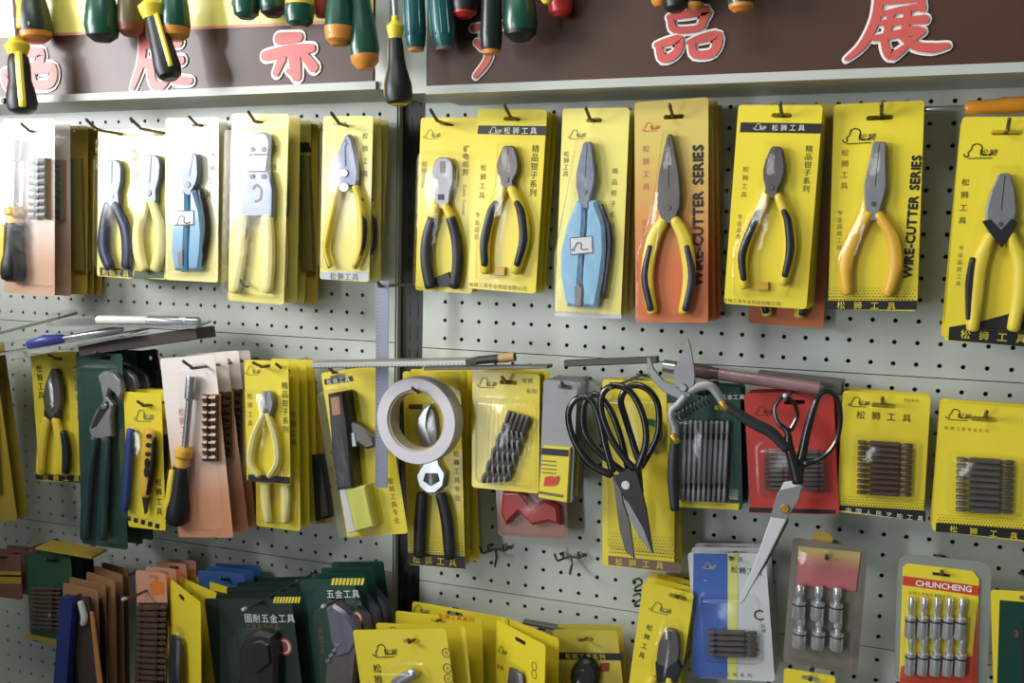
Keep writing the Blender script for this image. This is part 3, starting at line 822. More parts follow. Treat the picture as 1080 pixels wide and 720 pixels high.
# diagonal pliers with black stripe header (two packs)
def stripe_pack(label, q, d, tip, piv, hl, hr, slotpx, stripe, rt, lt, yaw=0):
    p = pack('pliers_pack', label, 'pliers pack', Q(q, d, yaw), YEL, slotpx, .022)
    o = head(p, tip, piv, [(0, 3.5), (.04, 6), (.3, 10), (.5, 11.5), (.7, 10), (.88, 6.5), (1.1, 8)], DSTEEL, h1=.012)
    two_tone(p, o, hl, hr, [9, 12.5, 13.5, 10], YGRIP, RUB, .74, mid(hl), mid(hr))
    band(p, stripe, BLACK); a = stripe[0]; b = stripe[1]
    L_ = b[0] - a[0]
    ht(p, '松狮工具', (a[0] + L_ * .42, (a[1] + b[1]) / 2 + 5), 6.8, WHITE, step=1.35); logo(p, (a[0] + L_ * .16, a[1] + 1.5), 13, WHITE)
    vt(p, '精品钳子系列', rt, 7.5); vt(p, '松狮工具', lt, 6.5, mat('ochre_ink', (150, 100, 30)), step=1.4)
    vt(p, '专业品质', (lt[0] - 6, lt[1] + 50), 5.5, GREYI, step=1.3)
    ht(p, '松狮工具专业制造有限公司', (q[3][0] + 6, q[3][1] - 4), 4.6, GREYI)
    # wire offcuts in the tray
    c_ = ((hl[-1][0] + hr[-1][0]) / 2, hl[-1][1])
    poly(p, p.root, [(c_[0] - 6, c_[1] - 5), (c_[0] + 5, c_[1] - 5), (c_[0] + 5, c_[1] + 4), (c_[0] - 6, c_[1] + 4)], mat('amber_clip', (196, 160, 60), .3), .001, .006, 'tray_insert')
    return p
p = stripe_pack('yellow pack with black stripe and diagonal pliers, tilted, next to the cable cutter', cC((212, 68), (410, 72), (372, 608), (170, 592)), 72, *cC((294, 176), (288, 292)),
    cC((280, 300), (242, 375), (224, 455), (226, 545)), cC((302, 300), (332, 375), (338, 450), (314, 545)), cC((305, 98))[0], cC((207, 117), (408, 119), (405, 146), (204, 142)), cC((374, 185))[0], cC((222, 240))[0])
blister(p, cC((270, 170), (320, 172), (352, 380), (352, 470), (320, 566), (206, 566), (208, 440), (262, 300)), .017); done(p)
behind(p, 2, .019, 'yellow striped pack behind the tilted diagonal pliers by the cable cutter', 'packs behind the first diagonal pliers')
hook('wire hook through the diagonal pliers pack next to the cable cutter', cC((318, 99))[0], 72, .042, .012)

p = blue_pliers('pack with light blue pliers lit by glare, right bay', [(594, 115), (664, 113), (655, 336), (585, 331)], 76, *cC((525, 164), (515, 335)),
    cC((492, 335), (462, 410), (445, 490), (446, 560), (462, 645)), cC((548, 335), (574, 410), (576, 490), (566, 570), (550, 650)), cC((545, 102))[0],
    cC((474, 446), (538, 440), (540, 488), (476, 494)), YEL2, cC((486, 590), (500, 578), (508, 592), (506, 645), (488, 645)), 9.5)
handle(p, p.root, cC((566, 350), (590, 430), (588, 500), (572, 620)), [4, 6, 6, 5], NAVY, h=.006, name='grip_edge')
logo(p, cC((470, 130))[0], 18, GREYI)
for i, ch in enumerate('精品钳子系列'): ht(p, ch, cC((606 - i * 2, 250 + i * 32))[0], 6, GREYI)
vt(p, '松狮工具', cC((464, 200))[0], 6, GREYI)
blister(p, cC((500, 155), (556, 158), (596, 380), (600, 540), (580, 668), (436, 665), (436, 500), (470, 330)), .021, PFILM)
band(p, cC((430, 660), (625, 668), (624, 682), (430, 674)), mat('silver_band', (200, 200, 200), .3)); done(p)
behind(p, 2, .021, 'pack behind the light blue pliers, right bay', 'packs behind the right blue pliers')
hook('wire hook through the light blue pliers pack, right bay', cC((540, 104))[0], 76, .03, .012)

# orange long nose
OY = grad('yellow_orange_card', (212, 190, 96), (206, 112, 58), -0.05, -0.19, coat=.3)
def long_nose(label, q, d):
    p = pack('pliers_pack', label, 'pliers pack', Q(q, d), OY, cD((168, 92))[0], .024)
    o = head(p, *cD((155, 142), (152, 392)), [(0, 1.6), (.03, 3), (.45, 10.5), (.7, 12.5), (.85, 12), (.97, 8), (1.05, 9)], DSTEEL, h1=.012)
    two_tone(p, o, cD((138, 396), (108, 450), (90, 560), (106, 662)), cD((170, 392), (200, 450), (214, 560), (196, 662)), [11, 15, 14, 11], YGRIP, mat('plum_grip', (52, 46, 62), .35), .6,
             cD((100, 470), (84, 560), (102, 655)), cD((206, 470), (221, 560), (202, 655)))
    ht(p, 'WIRE-CUTTER SERIES', cD((238, 585))[0], 11.6, BLACK, ang=math.pi / 2, bold=.05)
    logo(p, cD((76, 110))[0], 18, REDI); vt(p, '松狮工具', cD((86, 185))[0], 7.5, PINKI, step=1.75)
    vt(p, '专业品质工具', cD((82, 400))[0], 6, PINKI, step=1.3)
    blister(p, cD((140, 135), (172, 135), (205, 330), (238, 480), (236, 670), (66, 672), (66, 500), (105, 380)), .018)
    return done(p)
pl_orange = long_nose('orange and yellow pack with long-nose pliers, right bay', cD((60, 46), (262, 38), (276, 690), (50, 694)), 78)
behind(pl_orange, 3, .019, 'orange long-nose pliers pack behind the front one', 'packs behind the orange long-nose pliers', 1.0, dx=.002)
hook('wire hook through the orange long-nose pliers pack', cD((168, 90))[0], 78, .025, .010)

# second striped pack and an orange one behind it
p = stripe_pack('yellow pack with black stripe and diagonal pliers, hanging before an orange pack', cD((370, 55), (607, 60), (552, 652), (302, 638)), 84, *cD((468, 178), (452, 318)),
    cD((440, 322), (402, 400), (368, 490), (374, 588)), cD((472, 322), (502, 400), (508, 480), (488, 578)), cD((483, 88))[0], cD((364, 108), (602, 112), (598, 141), (361, 137)), cD((563, 185))[0], cD((378, 245))[0])
blister(p, cD((440, 172), (500, 172), (524, 400), (524, 500), (494, 610), (344, 610), (348, 480), (420, 320)), .018); done(p)
behind(p, 2, .019, 'yellow striped pack behind the diagonal pliers in the middle of the right bay', 'packs behind the second diagonal pliers', 1.2, dx=.001)
hook('wire hook through the striped pack that hangs before an orange pack', cD((485, 86))[0], 84, .025, .010)
c = copy_tree(pl_orange.root)
a = at(*cD((505, 702))[0], 22); b = pl_orange.root.matrix_world.to_translation()
c.matrix_world = Matrix.Translation((a.x, a.y, a.z + pl_orange.F.H)) @ Matrix.Rotation(math.radians(1), 4, 'Y')
tag(c, 'orange pack whose lower edge peeks out below a striped yellow pack', 'pliers pack')

# flat nose, yellow
p = pack('pliers_pack', 'yellow pack with flat-nose pliers and plain orange-yellow handles', 'pliers pack', Q(cE((86, 50), (322, 42), (300, 610), (50, 608)), 66), YEL, cE((200, 88))[0], .028)
o = head(p, *cE((200, 152), (180, 348)), [(0, 6), (.02, 7), (.3, 9), (.6, 12), (.8, 10), (1, 7), (1.1, 8)], STEEL, h1=.012)
handle(p, o, cE((172, 348), (132, 410), (108, 490), (112, 562)), [11, 15, 15, 12], OGRIP); handle(p, o, cE((196, 350), (234, 410), (244, 490), (222, 566)), [11, 15, 15, 12], OGRIP)
ht(p, 'WIRE-CUTTER SERIES', cE((274, 522))[0], 10.8, BLACK, ang=math.pi / 2 - .04, bold=.05)
logo(p, cE((100, 118))[0], 34); vt(p, '松狮工具', cE((106, 182))[0], 8, mat('ochre_ink', (150, 100, 30)), step=1.55)
vt(p, '专业品质工具', cE((92, 345))[0], 6, GREYI, step=1.3)
dots(p, cE((58, 545), (300, 545), (298, 584), (54, 584)), 26, 5, GREYI); band(p, cE((54, 583), (301, 583), (300, 608), (52, 607)), BLACK); ht(p, '松狮工具', cE((95, 595))[0], 9, YINK, step=2.0)
blister(p, cE((176, 140), (228, 140), (240, 330), (270, 470), (262, 575), (76, 575), (80, 460), (140, 340)), .018); done(p)
behind(p, 2, .02, 'yellow pack behind the flat-nose pliers', 'packs behind the flat-nose pliers', .8)
hook('wire hook through the flat-nose pliers pack', cE((205, 82))[0], 66, .02, .010)

# combination pliers at right edge
p = pack('pliers_pack', 'yellow pack with combination pliers cut off by the right edge, top row', 'pliers pack', Q(cE((414, 88), (662, 82), (648, 712), (384, 690)), 84), YEL, cE((545, 128))[0], .03)
o = head(p, *cE((540, 238), (524, 398)), [(0, 4), (.03, 6.5), (.3, 12.5), (.6, 16), (.8, 15), (1, 12), (1.1, 10)], STEEL, h1=.013)
poly(p, o, cE((478, 368), (500, 362), (528, 392), (558, 360), (574, 372), (552, 412), (532, 440), (508, 412)), RUB, .008, .0145, 'collar', .001)
two_tone(p, o, cE((502, 405), (472, 480), (460, 570), (452, 660)), cE((552, 405), (582, 480), (580, 570), (562, 660)), [13, 17, 17, 14], YGRIP, None)
handle(p, o, cE((452, 470), (442, 540), (440, 632)), [7, 9, 6], RUB, h=.0105, name='grip'); handle(p, o, cE((596, 470), (604, 540), (596, 640)), [7, 9, 6], RUB, h=.0105, name='grip')
logo(p, cE((430, 158))[0], 34); vt(p, '松狮工具', cE((432, 262))[0], 8.5, step=1.75); vt(p, '专业品质工具', cE((420, 440))[0], 6, GREYI, step=1.4)
band(p, cE((388, 655), (470, 640), (552, 618), (650, 600), (648, 712), (386, 690)), BLACK); ht(p, '松狮工具', cE((432, 674))[0], 11, YINK, ang=-.02, step=1.8)
blister(p, cE((510, 222), (570, 222), (608, 400), (630, 540), (610, 672), (430, 668), (424, 520), (470, 360)), .021); done(p)
behind(p, 2, .022, 'yellow pack behind the combination pliers at the right edge, top row', 'packs behind the combination pliers', .8)
hook('wire hook through the combination pliers pack at the right edge', cE((545, 124))[0], 84, .02, .010)
# loose screwdriver with amber handle lying across the hooks
F = Fr.pt(1018, 113, 60)
t = thing('screwdriver', 'screwdriver with amber handle lying level under the header rail at the right', 'screwdriver', F)
mb = MB(); a, b = F.P((975, 115)), F.P((1020, 114)); mb.tube([a, b], [.003, .003], 1, n=10); mb.build('shaft', CHROME, t)
a, b = F.P((1018, 114)), F.P((1110, 108))
pr = [(0, 7), (.04, 8.5), (.2, 7.6), (.5, 9), (.9, 9), (1, 6)]
mb = MB(); mb.tube([a.lerp(b, u) for u, _ in pr], [k * F.s for _, k in pr], 1, n=14, rnd=False); mb.build('handle', mat('amber_handle', (214, 142, 40), .25, coat=.5), t)

# =================================================================== MIDDLE ROW, LEFT BAY
# sliver of a yellow pack at the very edge
p = pack('card_pack', 'dim mustard pack cut off by the left edge, middle row', 'tool pack', Q([(-46, 366), (2, 362), (10, 548), (-32, 552)], 84), YELD, (-22, 374), .02)
poly(p, p.root, [(-34, 400), (-10, 400), (-2, 520), (-24, 520)], mat('dim_inlay', (120, 104, 50), 0.5), .0008, .01, 'tool_body', .002); done(p)
behind(p, 1, .02, 'dim pack behind the mustard pack at the left edge, middle row', 'packs at the left edge, middle row')
hook('wire hook of the mustard pack at the left edge, middle row', (-21, 374), 84, .02, .008)
# yellow pliers pack in shade
p = pack('pliers_pack', 'yellow pack with grey-jawed combination pliers beside a tall dark green pack', 'pliers pack', Q(cF((104, 148), (236, 142), (236, 524), (104, 514)), 62), YEL, cF((170, 162))[0], .02)
o = head(p, *cF((156, 192), (148, 325)), [(0, 2.5), (.05, 4), (.35, 8), (.65, 10), (.85, 8), (1, 8), (1.1, 7)], DSTEEL)
poly(p, o, cF((130, 310), (148, 330), (170, 312), (176, 326), (150, 344), (126, 328)), RUB, .008, .0128, 'collar', .0008)
handle(p, o, cF((138, 335), (124, 400), (118, 495)), [8, 9, 8], YGRIP); handle(p, o, cF((162, 335), (176, 400), (182, 495)), [8, 9, 8], YGRIP)
handle(p, o, cF((186, 375), (194, 430), (192, 492)), [6, 8, 7], RUB, h=.0105, name='grip')
vt(p, '松狮工具', cF((116, 190))[0], 6.5); vt(p, '专业品质工具', cF((223, 190))[0], 5.5, GREYI, step=1.4)
band(p, cF((106, 494), (235, 502), (235, 523), (106, 512)), BLACK); ht(p, '松狮工具', cF((135, 506))[0], 6, YINK, step=1.8)
rbl(p, *cF((112, 184))[0], *cF((210, 500))[0], .018); done(p)
behind(p, 2, .02, 'yellow pack behind the grey-jawed pliers, middle row left', 'packs behind the grey-jawed pliers')
hook('wire hook of the grey-jawed pliers pack, middle row left', cF((172, 160))[0], 62, .02, .008)
# dark green water pump pliers
p = pack('pliers_pack', 'tall dark green pack with chrome water-pump pliers, middle row left', 'pliers pack', Q(cF((240, 140), (382, 150), (350, 714), (224, 700)), 104), GCARD, cF((306, 156))[0], .022)
o = poly(p, p.root, cF((284, 212), (300, 198), (326, 202), (348, 224), (356, 252), (348, 282), (334, 262), (318, 250), (310, 272), (328, 296), (322, 330), (326, 388), (296, 396), (266, 392), (258, 366), (276, 320), (300, 282), (292, 240)), STEEL, .003, .012, 'pliers', .0018)
poly(p, o, cF((296, 292), (316, 284), (318, 302), (280, 360), (264, 366), (268, 350)), GUN, .011, .0126, 'slide_slot', .0005)
poly(p, o, [(cF((302, 300))[0][0] + 3 * math.cos(a * .6), cF((302, 300))[0][1] + 3 * math.sin(a * .6)) for a in range(11)], CHROME, .012, .0145, 'rivet', .0005)
DT = mat('dark_teal_grip', (24, 58, 60), .35)
handle(p, o, cF((276, 392), (262, 470), (252, 580), (246, 685)), [9, 10, 10, 8], DT); handle(p, o, cF((310, 394), (308, 470), (302, 580), (298, 685)), [9, 10, 10, 8], DT)
rbl(p, *cF((236, 180))[0], *cF((360, 704))[0], .024, PFILM, .012); done(p)
behind(p, 2, .028, 'dark green pack behind the chrome water-pump pliers', 'packs behind the water-pump pliers', 1.0)
hook('wire hook of the tall dark green pack, middle row left', cF((308, 154))[0], 104, .02, .008)
# utility knife
def knife(label, q, d, pa, pb, blue):
    p = pack('knife_pack', label, 'knife pack', Q(q, d), YEL, cF((432, 298))[0], .02)
    o = handle(p, p.root, [pa, ((pa[0] * 2 + pb[0]) / 3, (pa[1] * 2 + pb[1]) / 3), ((pa[0] + 2 * pb[0]) / 3, (pa[1] + 2 * pb[1]) / 3), pb], [12, 13, 13, 9], OGRIP, name='utility_knife')
    handle(p, o, [(pa[0] + 5, pa[1] + 8), ((pa[0] + pb[0]) / 2 + 6, (pa[1] + pb[1]) / 2), (pb[0] + 3, pb[1] - 2)], [4, 5, 4], RUB, h=.009, name='grip')
    for i in range(5):
        u = .08 + .14 * i; c_ = (pa[0] + (pb[0] - pa[0]) * u - 1, pa[1] + (pb[1] - pa[1]) * u); r_ = 2.6
        L_ = 1.0 if i < 3 else 2.2
        poly(p, o, [(c_[0] + r_ * math.cos(a * .6283), c_[1] + r_ * L_ * math.sin(a * .6283)) for a in range(10)], GUN, .012, .0142, 'slider_hole', .0003)
    poly(p, o, [(pb[0] - 4, pb[1]), (pb[0] + 4, pb[1]), (pb[0] + 1, pb[1] + 18), (pb[0] - 1, pb[1] + 20)], GUN, .006, .009, 'blade', .0004)
    handle(p, p.root, blue, [8, 8, 7], mat('blue_grip', (44, 64, 128), .4), name='spare_blade_case')
    return p
p = knife('yellow pack with orange utility knife and square pattern along its foot', cF((380, 264), (487, 256), (470, 668), (358, 642)), 108, *cF((437, 372), (424, 560)), cF((382, 370), (374, 500), (366, 600)))
logo(p, cF((392, 308))[0], 20, GREYI); vt(p, '松狮工具', cF((464, 520))[0], 6.5, step=1.3)
q0 = cF((366, 618), (470, 646))
for i in range(5):
    x = q0[0][0] + (q0[1][0] - q0[0][0]) * i / 5 + 2; y = q0[0][1] + (q0[1][1] - q0[0][1]) * i / 5
    band(p, [(x, y), (x + 4.5, y + 1), (x + 4, y + 6), (x - .5, y + 5)], BLACK)
rbl(p, *cF((368, 355))[0], *cF((460, 628))[0], .02); done(p)
behind(p, 3, .024, 'yellow knife pack behind the orange utility knife', 'packs behind the utility knife', 1.0)
hook('wire hook of the orange utility knife pack', cF((430, 296))[0], 108, .02, .008)
# tall dark box side behind the knife pack
p = pack('card_pack', 'dark brown pack in the gap between the green pack and the pale screwdriver pack', 'tool pack', Q([(139, 372), (172, 366), (176, 470), (142, 474)], 46), mat('dark_brown_card', (58, 46, 40), .6), (156, 378), .018); 
poly(p, p.root, [(146, 392), (166, 390), (168, 462), (148, 464)], GUN, .0008, .008, 'tool_body', .002); done(p)

# socket screwdriver pack, nearer
p = socket_driver_pack('pale orange pack with screwdriver and socket strip, middle row', cG((72, 152), (214, 128), (180, 640), (26, 626)), 116,
    cG((108, 196), (90, 395)), cG((90, 388), (82, 440)), cG((82, 436), (62, 600)), cG((136, 246), (184, 428)), cG((130, 166))[0], OG, mat('brown_steel', (104, 84, 74), .4, .5))
behind(p, 3, .027, 'pale orange screwdriver pack behind the front one, middle row', 'socket screwdriver packs, middle row', 1.5)
hook('wire hook of the pale orange screwdriver pack, middle row', cG((150, 170))[0], 116, .05, .012)
# mini nippers
p = pack('pliers_pack', 'small yellow pack with cream-handled mini nippers and black foot band', 'pliers pack', Q(cG((248, 150), (372, 158), (376, 490), (262, 482)), 104), YEL, cG((306, 168))[0], .02)
o = head(p, *cG((309, 238), (309, 300)), [(0, 2.5), (.15, 6), (.5, 8), (.8, 6.5), (1, 4.5), (1.15, 4)], STEEL)
handle(p, o, cG((304, 298), (276, 365), (268, 430), (290, 466)), [5, 7, 7, 5], CREAM, n=8); handle(p, o, cG((314, 298), (336, 365), (340, 430), (318, 468)), [5, 7, 7, 5], CREAM, n=8)
logo(p, cG((254, 168))[0], 16, GREYI); vt(p, '松狮工具', cG((267, 250))[0], 5.5, GREYI, step=1.5); vt(p, '精品钳子系列', cG((362, 222))[0], 6.5, step=1.2)
band(p, cG((262, 462), (376, 470), (376, 489), (262, 481)), BLACK)
rbl(p, *cG((258, 228))[0], *cG((352, 474))[0], .016); done(p)
hook('wire hook of the mini nippers pack, middle row', cG((310, 170))[0], 104, .03, .008)
p = pack('pliers_pack', 'longer yellow pack hanging right behind the mini nippers', 'pliers pack', Q(cG((270, 156), (394, 164), (408, 616), (292, 604)), 84), YEL, cG((330, 174))[0], .02)
o = head(p, *cG((330, 250), (332, 400)), [(0, 3), (.3, 8), (.7, 9), (1, 6)], STEEL)
handle(p, o, cG((324, 395), (312, 460), (308, 520), (316, 590)), [8, 10, 10, 8], CREAM); handle(p, o, cG((340, 395), (358, 460), (364, 520), (362, 590)), [8, 10, 10, 8], CREAM)
vt(p, '松狮工具', cG((386, 300))[0], 6, GREYI, step=1.4)
rbl(p, *cG((296, 240))[0], *cG((392, 596))[0], .018); done(p)
behind(p, 2, .02, 'yellow pack farther back behind the mini nippers', 'packs behind the mini nippers', 1.0)
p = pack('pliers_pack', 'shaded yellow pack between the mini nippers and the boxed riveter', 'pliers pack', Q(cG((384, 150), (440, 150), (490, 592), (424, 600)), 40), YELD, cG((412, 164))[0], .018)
poly(p, p.root, cG((430, 410), (460, 410), (484, 580), (440, 590)), GUN, .0008, .010, 'tool_body', .003); done(p)
hook('wire hook of the shaded yellow pack, middle row', cG((420, 172))[0], 40, .075, .012)
# riveter-like tool in a box pack
p = pack('tool_pack', 'yellow pack with black pistol-grip tool, standing behind the steel ruler', 'tool pack', Q([(339, 393), (404, 384), (429, 562), (366, 567)], 96), YEL, cG((505, 198))[0], .024)
o = poly(p, p.root, cG((474, 246), (520, 238), (534, 330), (548, 500), (500, 508), (486, 400)), RUB, .002, .024, 'pistol_tool', .004)
poly(p, o, cG((484, 256), (508, 252), (512, 300), (490, 304)), mat('copper_print', (176, 120, 90), .4), .023, .0246, 'print_patch', .0003)
poly(p, o, cG((526, 316), (560, 330), (598, 360), (606, 388), (580, 396), (560, 380), (540, 400)), DSTEEL, .004, .018, 'lever', .003)
poly(p, o, cG((532, 352), (548, 350), (554, 386), (538, 390)), LGREYC, .018, .0195, 'bright_tip', .0005)
poly(p, p.root, cG((508, 504), (578, 494), (602, 606), (532, 624)), mat('lime_label', (206, 206, 96), .45), .001, .02, 'label_box', .002)
poly(p, p.root, cG((508, 504), (526, 502), (552, 618), (532, 624)), LGREYC, .0012, .0205, 'label_edge', .001)
band(p, cG((468, 205), (545, 196), (548, 210), (470, 220)), BLACK); ht(p, '松狮工具', cG((482, 212))[0], 5, WHITE, step=1.3)
vt(p, '松狮工具专业', cG((648, 480))[0], 6, mat('ochre_ink', (150, 100, 30)), step=1.2)
rbl(p, *cG((470, 232))[0], *cG((600, 622))[0], .03, PFILM); done(p)
hook('wire hook of the pistol-grip tool pack', cG((500, 186))[0], 96, .02, .010)

# steel ruler hanging upright
F = Fr.pt(404, 300, 118)
t = thing('steel_ruler', 'narrow steel ruler hanging upright in front of the yellow pistol-grip pack', 'ruler', F)
a, b, c_, d_ = (F.L(q) for q in ((397, 296), (410, 296), (409, 514), (396, 514)))
ho = F.L((403, 302))
mb = MB(); mb.holed([d_, c_, b, a], circ(ho[0], ho[1], .0024, n=10), 0, .001); rl = mb.build('blade', mat('ruler_steel', (128, 130, 146), .45, .4), t)
g = MB()
for i in range(60):
    z = a[1] - (a[1] - d_[1]) * (i + 1) / 61; L_ = .0065 if i % 5 == 0 else .004
    g.flat([(a[0] + .0008, z), (a[0] + .0008 + L_, z), (a[0] + .0008 + L_, z + .0005), (a[0] + .0008, z + .0005)], .0012)
g.build('graduations', BLACK, t)['kind'] = 'stuff'
hook('short wire hook that the upright steel ruler hangs on', (403, 301.5), 118, .012, .006)
# straight edges lying across the hooks
def bar(name, label, cat, a, b, d, hgt, th, m, extra=None):
    F = Fr.pt((a[0] + b[0]) / 2, (a[1] + b[1]) / 2, d)
    t = thing(name, label, cat, F)
    p0, p1 = F.L(a), F.L(b); v = (V(p1) - V(p0)).normalized(); n = V((-v.y, v.x)) * hgt / 2
    mb = MB(); mb.prism([tuple(V(p0) - n), tuple(V(p1) - n), tuple(V(p1) + n), tuple(V(p0) + n)], -th / 2, th / 2, bev=min(th, hgt) * .15); mb.build('blade', m, t)
    if extra: extra(t, F, V(p0), V(p1), v)
    return t
def ext1(t, F, p0, p1, v):
    mb = MB()
    for i in range(40):
        c_ = p0 + (p1 - p0) * (i + 1) / 41; mb.flat([(c_.x, c_.y - .004), (c_.x + .0005, c_.y - .004), (c_.x + .0005, c_.y), (c_.x, c_.y)], .0155)
    mb.build('graduations', GUN, t)['kind'] = 'stuff'
bar('steel_ruler', 'long grey steel ruler lying level above the white tape roll', 'ruler', (334, 384), (497, 381), 138, .008, .030, mat('ruler_steel2', (168, 166, 160), .4, .5), ext1)
def rod(label, cat, a, b, d, prof, m, parts=(), name='punch_rod'):
    F = Fr.pt((a[0] + b[0]) / 2, (a[1] + b[1]) / 2, d)
    t = thing(name, label, cat, F)
    A, B = F.P(a), F.P(b)
    mb = MB(); mb.tube([A.lerp(B, u) for u, _ in prof], [k / 1000 for _, k in prof], 1, n=12, rnd=False); mb.build('shank', m, t)
    for nm, u0, u1, r_, mm in parts:
        mb = MB(); mb.tube([A.lerp(B, u0), A.lerp(B, u1)], [r_ / 1000] * 2, 1, n=12, rnd=False); mb.build(nm, mm, t)
    return t
rod('dark rod with a bare wooden tip lying above the drill bit pack', 'chisel', (455, 385), (543, 376), 70, [(0, 3), (.1, 5), (.8, 5.5), (1, 5)], mat('dark_violet', (70, 64, 72), .3, .3), (('wooden_tip', .82, 1.0, 6, mat('raw_wood', (196, 160, 112), .6)), ('bright_ring', .18, .32, 5.6, CHROME)), 'chisel')
bar('steel_ruler', 'thin dark straightedge lying just above the drill bit pack', 'ruler', (450, 388), (580, 386), 90, .004, .02, DSTEEL)
bar('saw_blade', 'flat dark blade lying level above the black scissors', 'blade', (596, 383), (694, 379), 60, .008, .012, mat('dull_dark_steel', (84, 82, 78), .55, .3))
rod('dark round tool in clear sleeve lying above the green bit pack', 'tool', (700, 386), (868, 410), 66, [(0, 5), (.05, 7.5), (.3, 8.5), (.32, 7), (1, 7)], mat('rosewood', (84, 66, 66), .35), (('chrome_end', .0, .08, 8, CHROME), ('sleeve', .3, 1.02, 9.5, PCLEAR), ('pink_line', .36, .98, 7.4, mat('dusty_pink', (150, 118, 116), .35))), 'sleeved_tool')
bar('saw_blade', 'dark flat case lying level behind the red bit pack', 'case', (800, 398), (890, 408), 40, .016, .03, mat('grey_case', (96, 94, 88), .5))

# flat packs laid across the hooks at the left
def slab(label, name, cat, corners, d0, th, m, parts=None):
    """a thin pack lying flat: pixel corners on one level plane whose near edge is at depth d0"""
    a = at(corners[0][0], corners[0][1], d0)
    pts = [hit(x, y, a, V((0, 0, 1))) for x, y in corners]
    cx = sum((p_ for p_ in pts), V()) / len(pts)
    F = Fr(cx, V((1, 0, 0)), V((0, -1, 0)))
    t = thing(name, label, cat, F)
    mb = MB(); n = len(pts)
    vs = [p_ - cx for p_ in pts] + [p_ - cx + V((0, 0, th)) for p_ in pts]
    mb.add(vs, [tuple(range(n)), tuple(range(n, 2 * n))] + [(i, (i + 1) % n, n + (i + 1) % n, n + i) for i in range(n)])
    mb.build('card', m, t)
    return t, F
def lying(label, name, cat, a, da, b, db, wd, th, m, tilt=0.0):
    """a thin pack lying across the hooks between two pixel points at given depths"""
    A, B = at(a[0], a[1], da), at(b[0], b[1], db)
    ex = (B - A); L_ = ex.length; ex.normalize()
    ydir = V((0, 1, math.tan(tilt))).normalized(); ez = ex.cross(ydir).normalized()
    F = Fr(A, ex, -(ez.cross(ex)))
    t = thing(name, label, cat, F)
    mb = MB(); mb.box((0, -wd / 2, 0), (L_, wd / 2, th)); mb.build('card', m, t)
    return t, F, L_
t, F, L_ = lying('flat brown pack lying on the hooks above the dark green pack', 'flat_pack', 'tool pack', (96, 374), 92, (218, 356), 62, .055, .016, mat('dark_brown_card', (58, 46, 40), .6))
t, F, L_ = lying('clear flat pack with a shiny white tool lying on top at the left', 'flat_pack', 'tool pack', (60, 340), 118, (215, 343), 70, .05, .002, GREYC, .12)
mb = MB(); mb.tube([V((L_ * .32, -.012, .008)), V((L_ * .9, -.008, .008))], [.006, .0055], 1, n=10); mb.build('white_tool', WHITE, t)
mb = MB(); mb.tube([V((L_ * .66, -.011, .008)), V((L_ * .98, -.006, .007))], [.0068, .006], 1, n=10); mb.build('chrome_end', CHROME, t)
mb = MB(); mb.box((0, -.024, .002), (L_, .024, .015)); mb.build('blister', PCLEAR, t)
t, F, L_ = lying('flat clear pack with blue handled tool lying above the grey-jawed pliers', 'flat_pack', 'tool pack', (4, 373), 122, (150, 349), 90, .06, .002, GREYC, .1)
mb = MB(); mb.tube([V((L_ * .26, -.02, .008)), V((L_ * .38, -.02, .010)), V((L_ * .5, -.016, .009))], [.006, .009, .006], .8, n=10); mb.build('blue_handle', mat('royal_blue', (60, 66, 150), .3), t)
mb = MB(); mb.tube([V((L_ * .5, -.016, .009)), V((L_ * .9, -.012, .009))], [.004, .004], 1, n=10); mb.build('steel_shaft', CHROME, t)
mb = MB(); mb.box((0, -.029, .002), (L_, .029, .016)); mb.build('blister', PCLEAR, t)
t, F, L_ = lying('thin pale card lying aslant above the dark green pack', 'flat_pack', 'tool pack', (16, 379), 124, (150, 352), 100, .03, .0012, LGREYC, .05)
t, F, L_ = lying('dull film pack lying at the far left above the middle row', 'flat_pack', 'tool pack', (-30, 360), 122, (72, 334), 70, .07, .004, mat('dim_film', (128, 124, 110), .25, coat=.5), .15)

# =================================================================== MIDDLE ROW, RIGHT BAY
# secateurs
p = pack('secateurs_pack', 'tall yellow pack with black-handled secateurs behind the white tape roll', 'secateurs pack', Q(cH((134, 90), (300, 94), (322, 692), (142, 676)), 66), YEL, cH((184, 116))[0], .022)
o = poly(p, p.root, cH((214, 190), (192, 204), (173, 236), (170, 280), (184, 312), (214, 334), (226, 322), (206, 292), (198, 256), (202, 222)), CHROME, .003, .009, 'secateurs', .001)
poly(p, o, cH((214, 196), (226, 220), (232, 270), (232, 330), (216, 330), (212, 290), (204, 250)), STEEL, .003, .008, 'blade', .001)
poly(p, o, cH((196, 330), (232, 330), (240, 372), (258, 400), (252, 440), (228, 462), (200, 462), (176, 440), (168, 406), (188, 372)), CHROME, .003, .010, 'hinge_plate', .002)
poly(p, o, cH((196, 400), (234, 400), (240, 424), (214, 440), (190, 424)), GUN, .009, .0112, 'bolt', .0006)
handle(p, o, cH((188, 462), (182, 540), (178, 650)), [11, 13, 12], RUB); handle(p, o, cH((244, 466), (262, 540), (272, 655)), [11, 13, 12], RUB)
vt(p, '松狮工具专业', cH((292, 340))[0], 6, GREYI, step=1.4); band(p, cH((148, 190), (190, 190), (190, 205), (148, 205)), BLACK)
dots(p, cH((146, 600), (316, 610), (318, 650), (146, 640)), 20, 5, GREYI); band(p, cH((145, 640), (318, 652), (321, 690), (143, 674)), BLACK); ht(p, '松狮工具', cH((172, 660))[0], 8, YINK, step=1.6)
rbl(p, *cH((150, 186))[0], *cH((306, 668))[0], .02); done(p)
behind(p, 2, .022, 'yellow secateurs pack behind the front one', 'packs behind the secateurs', 1.0)
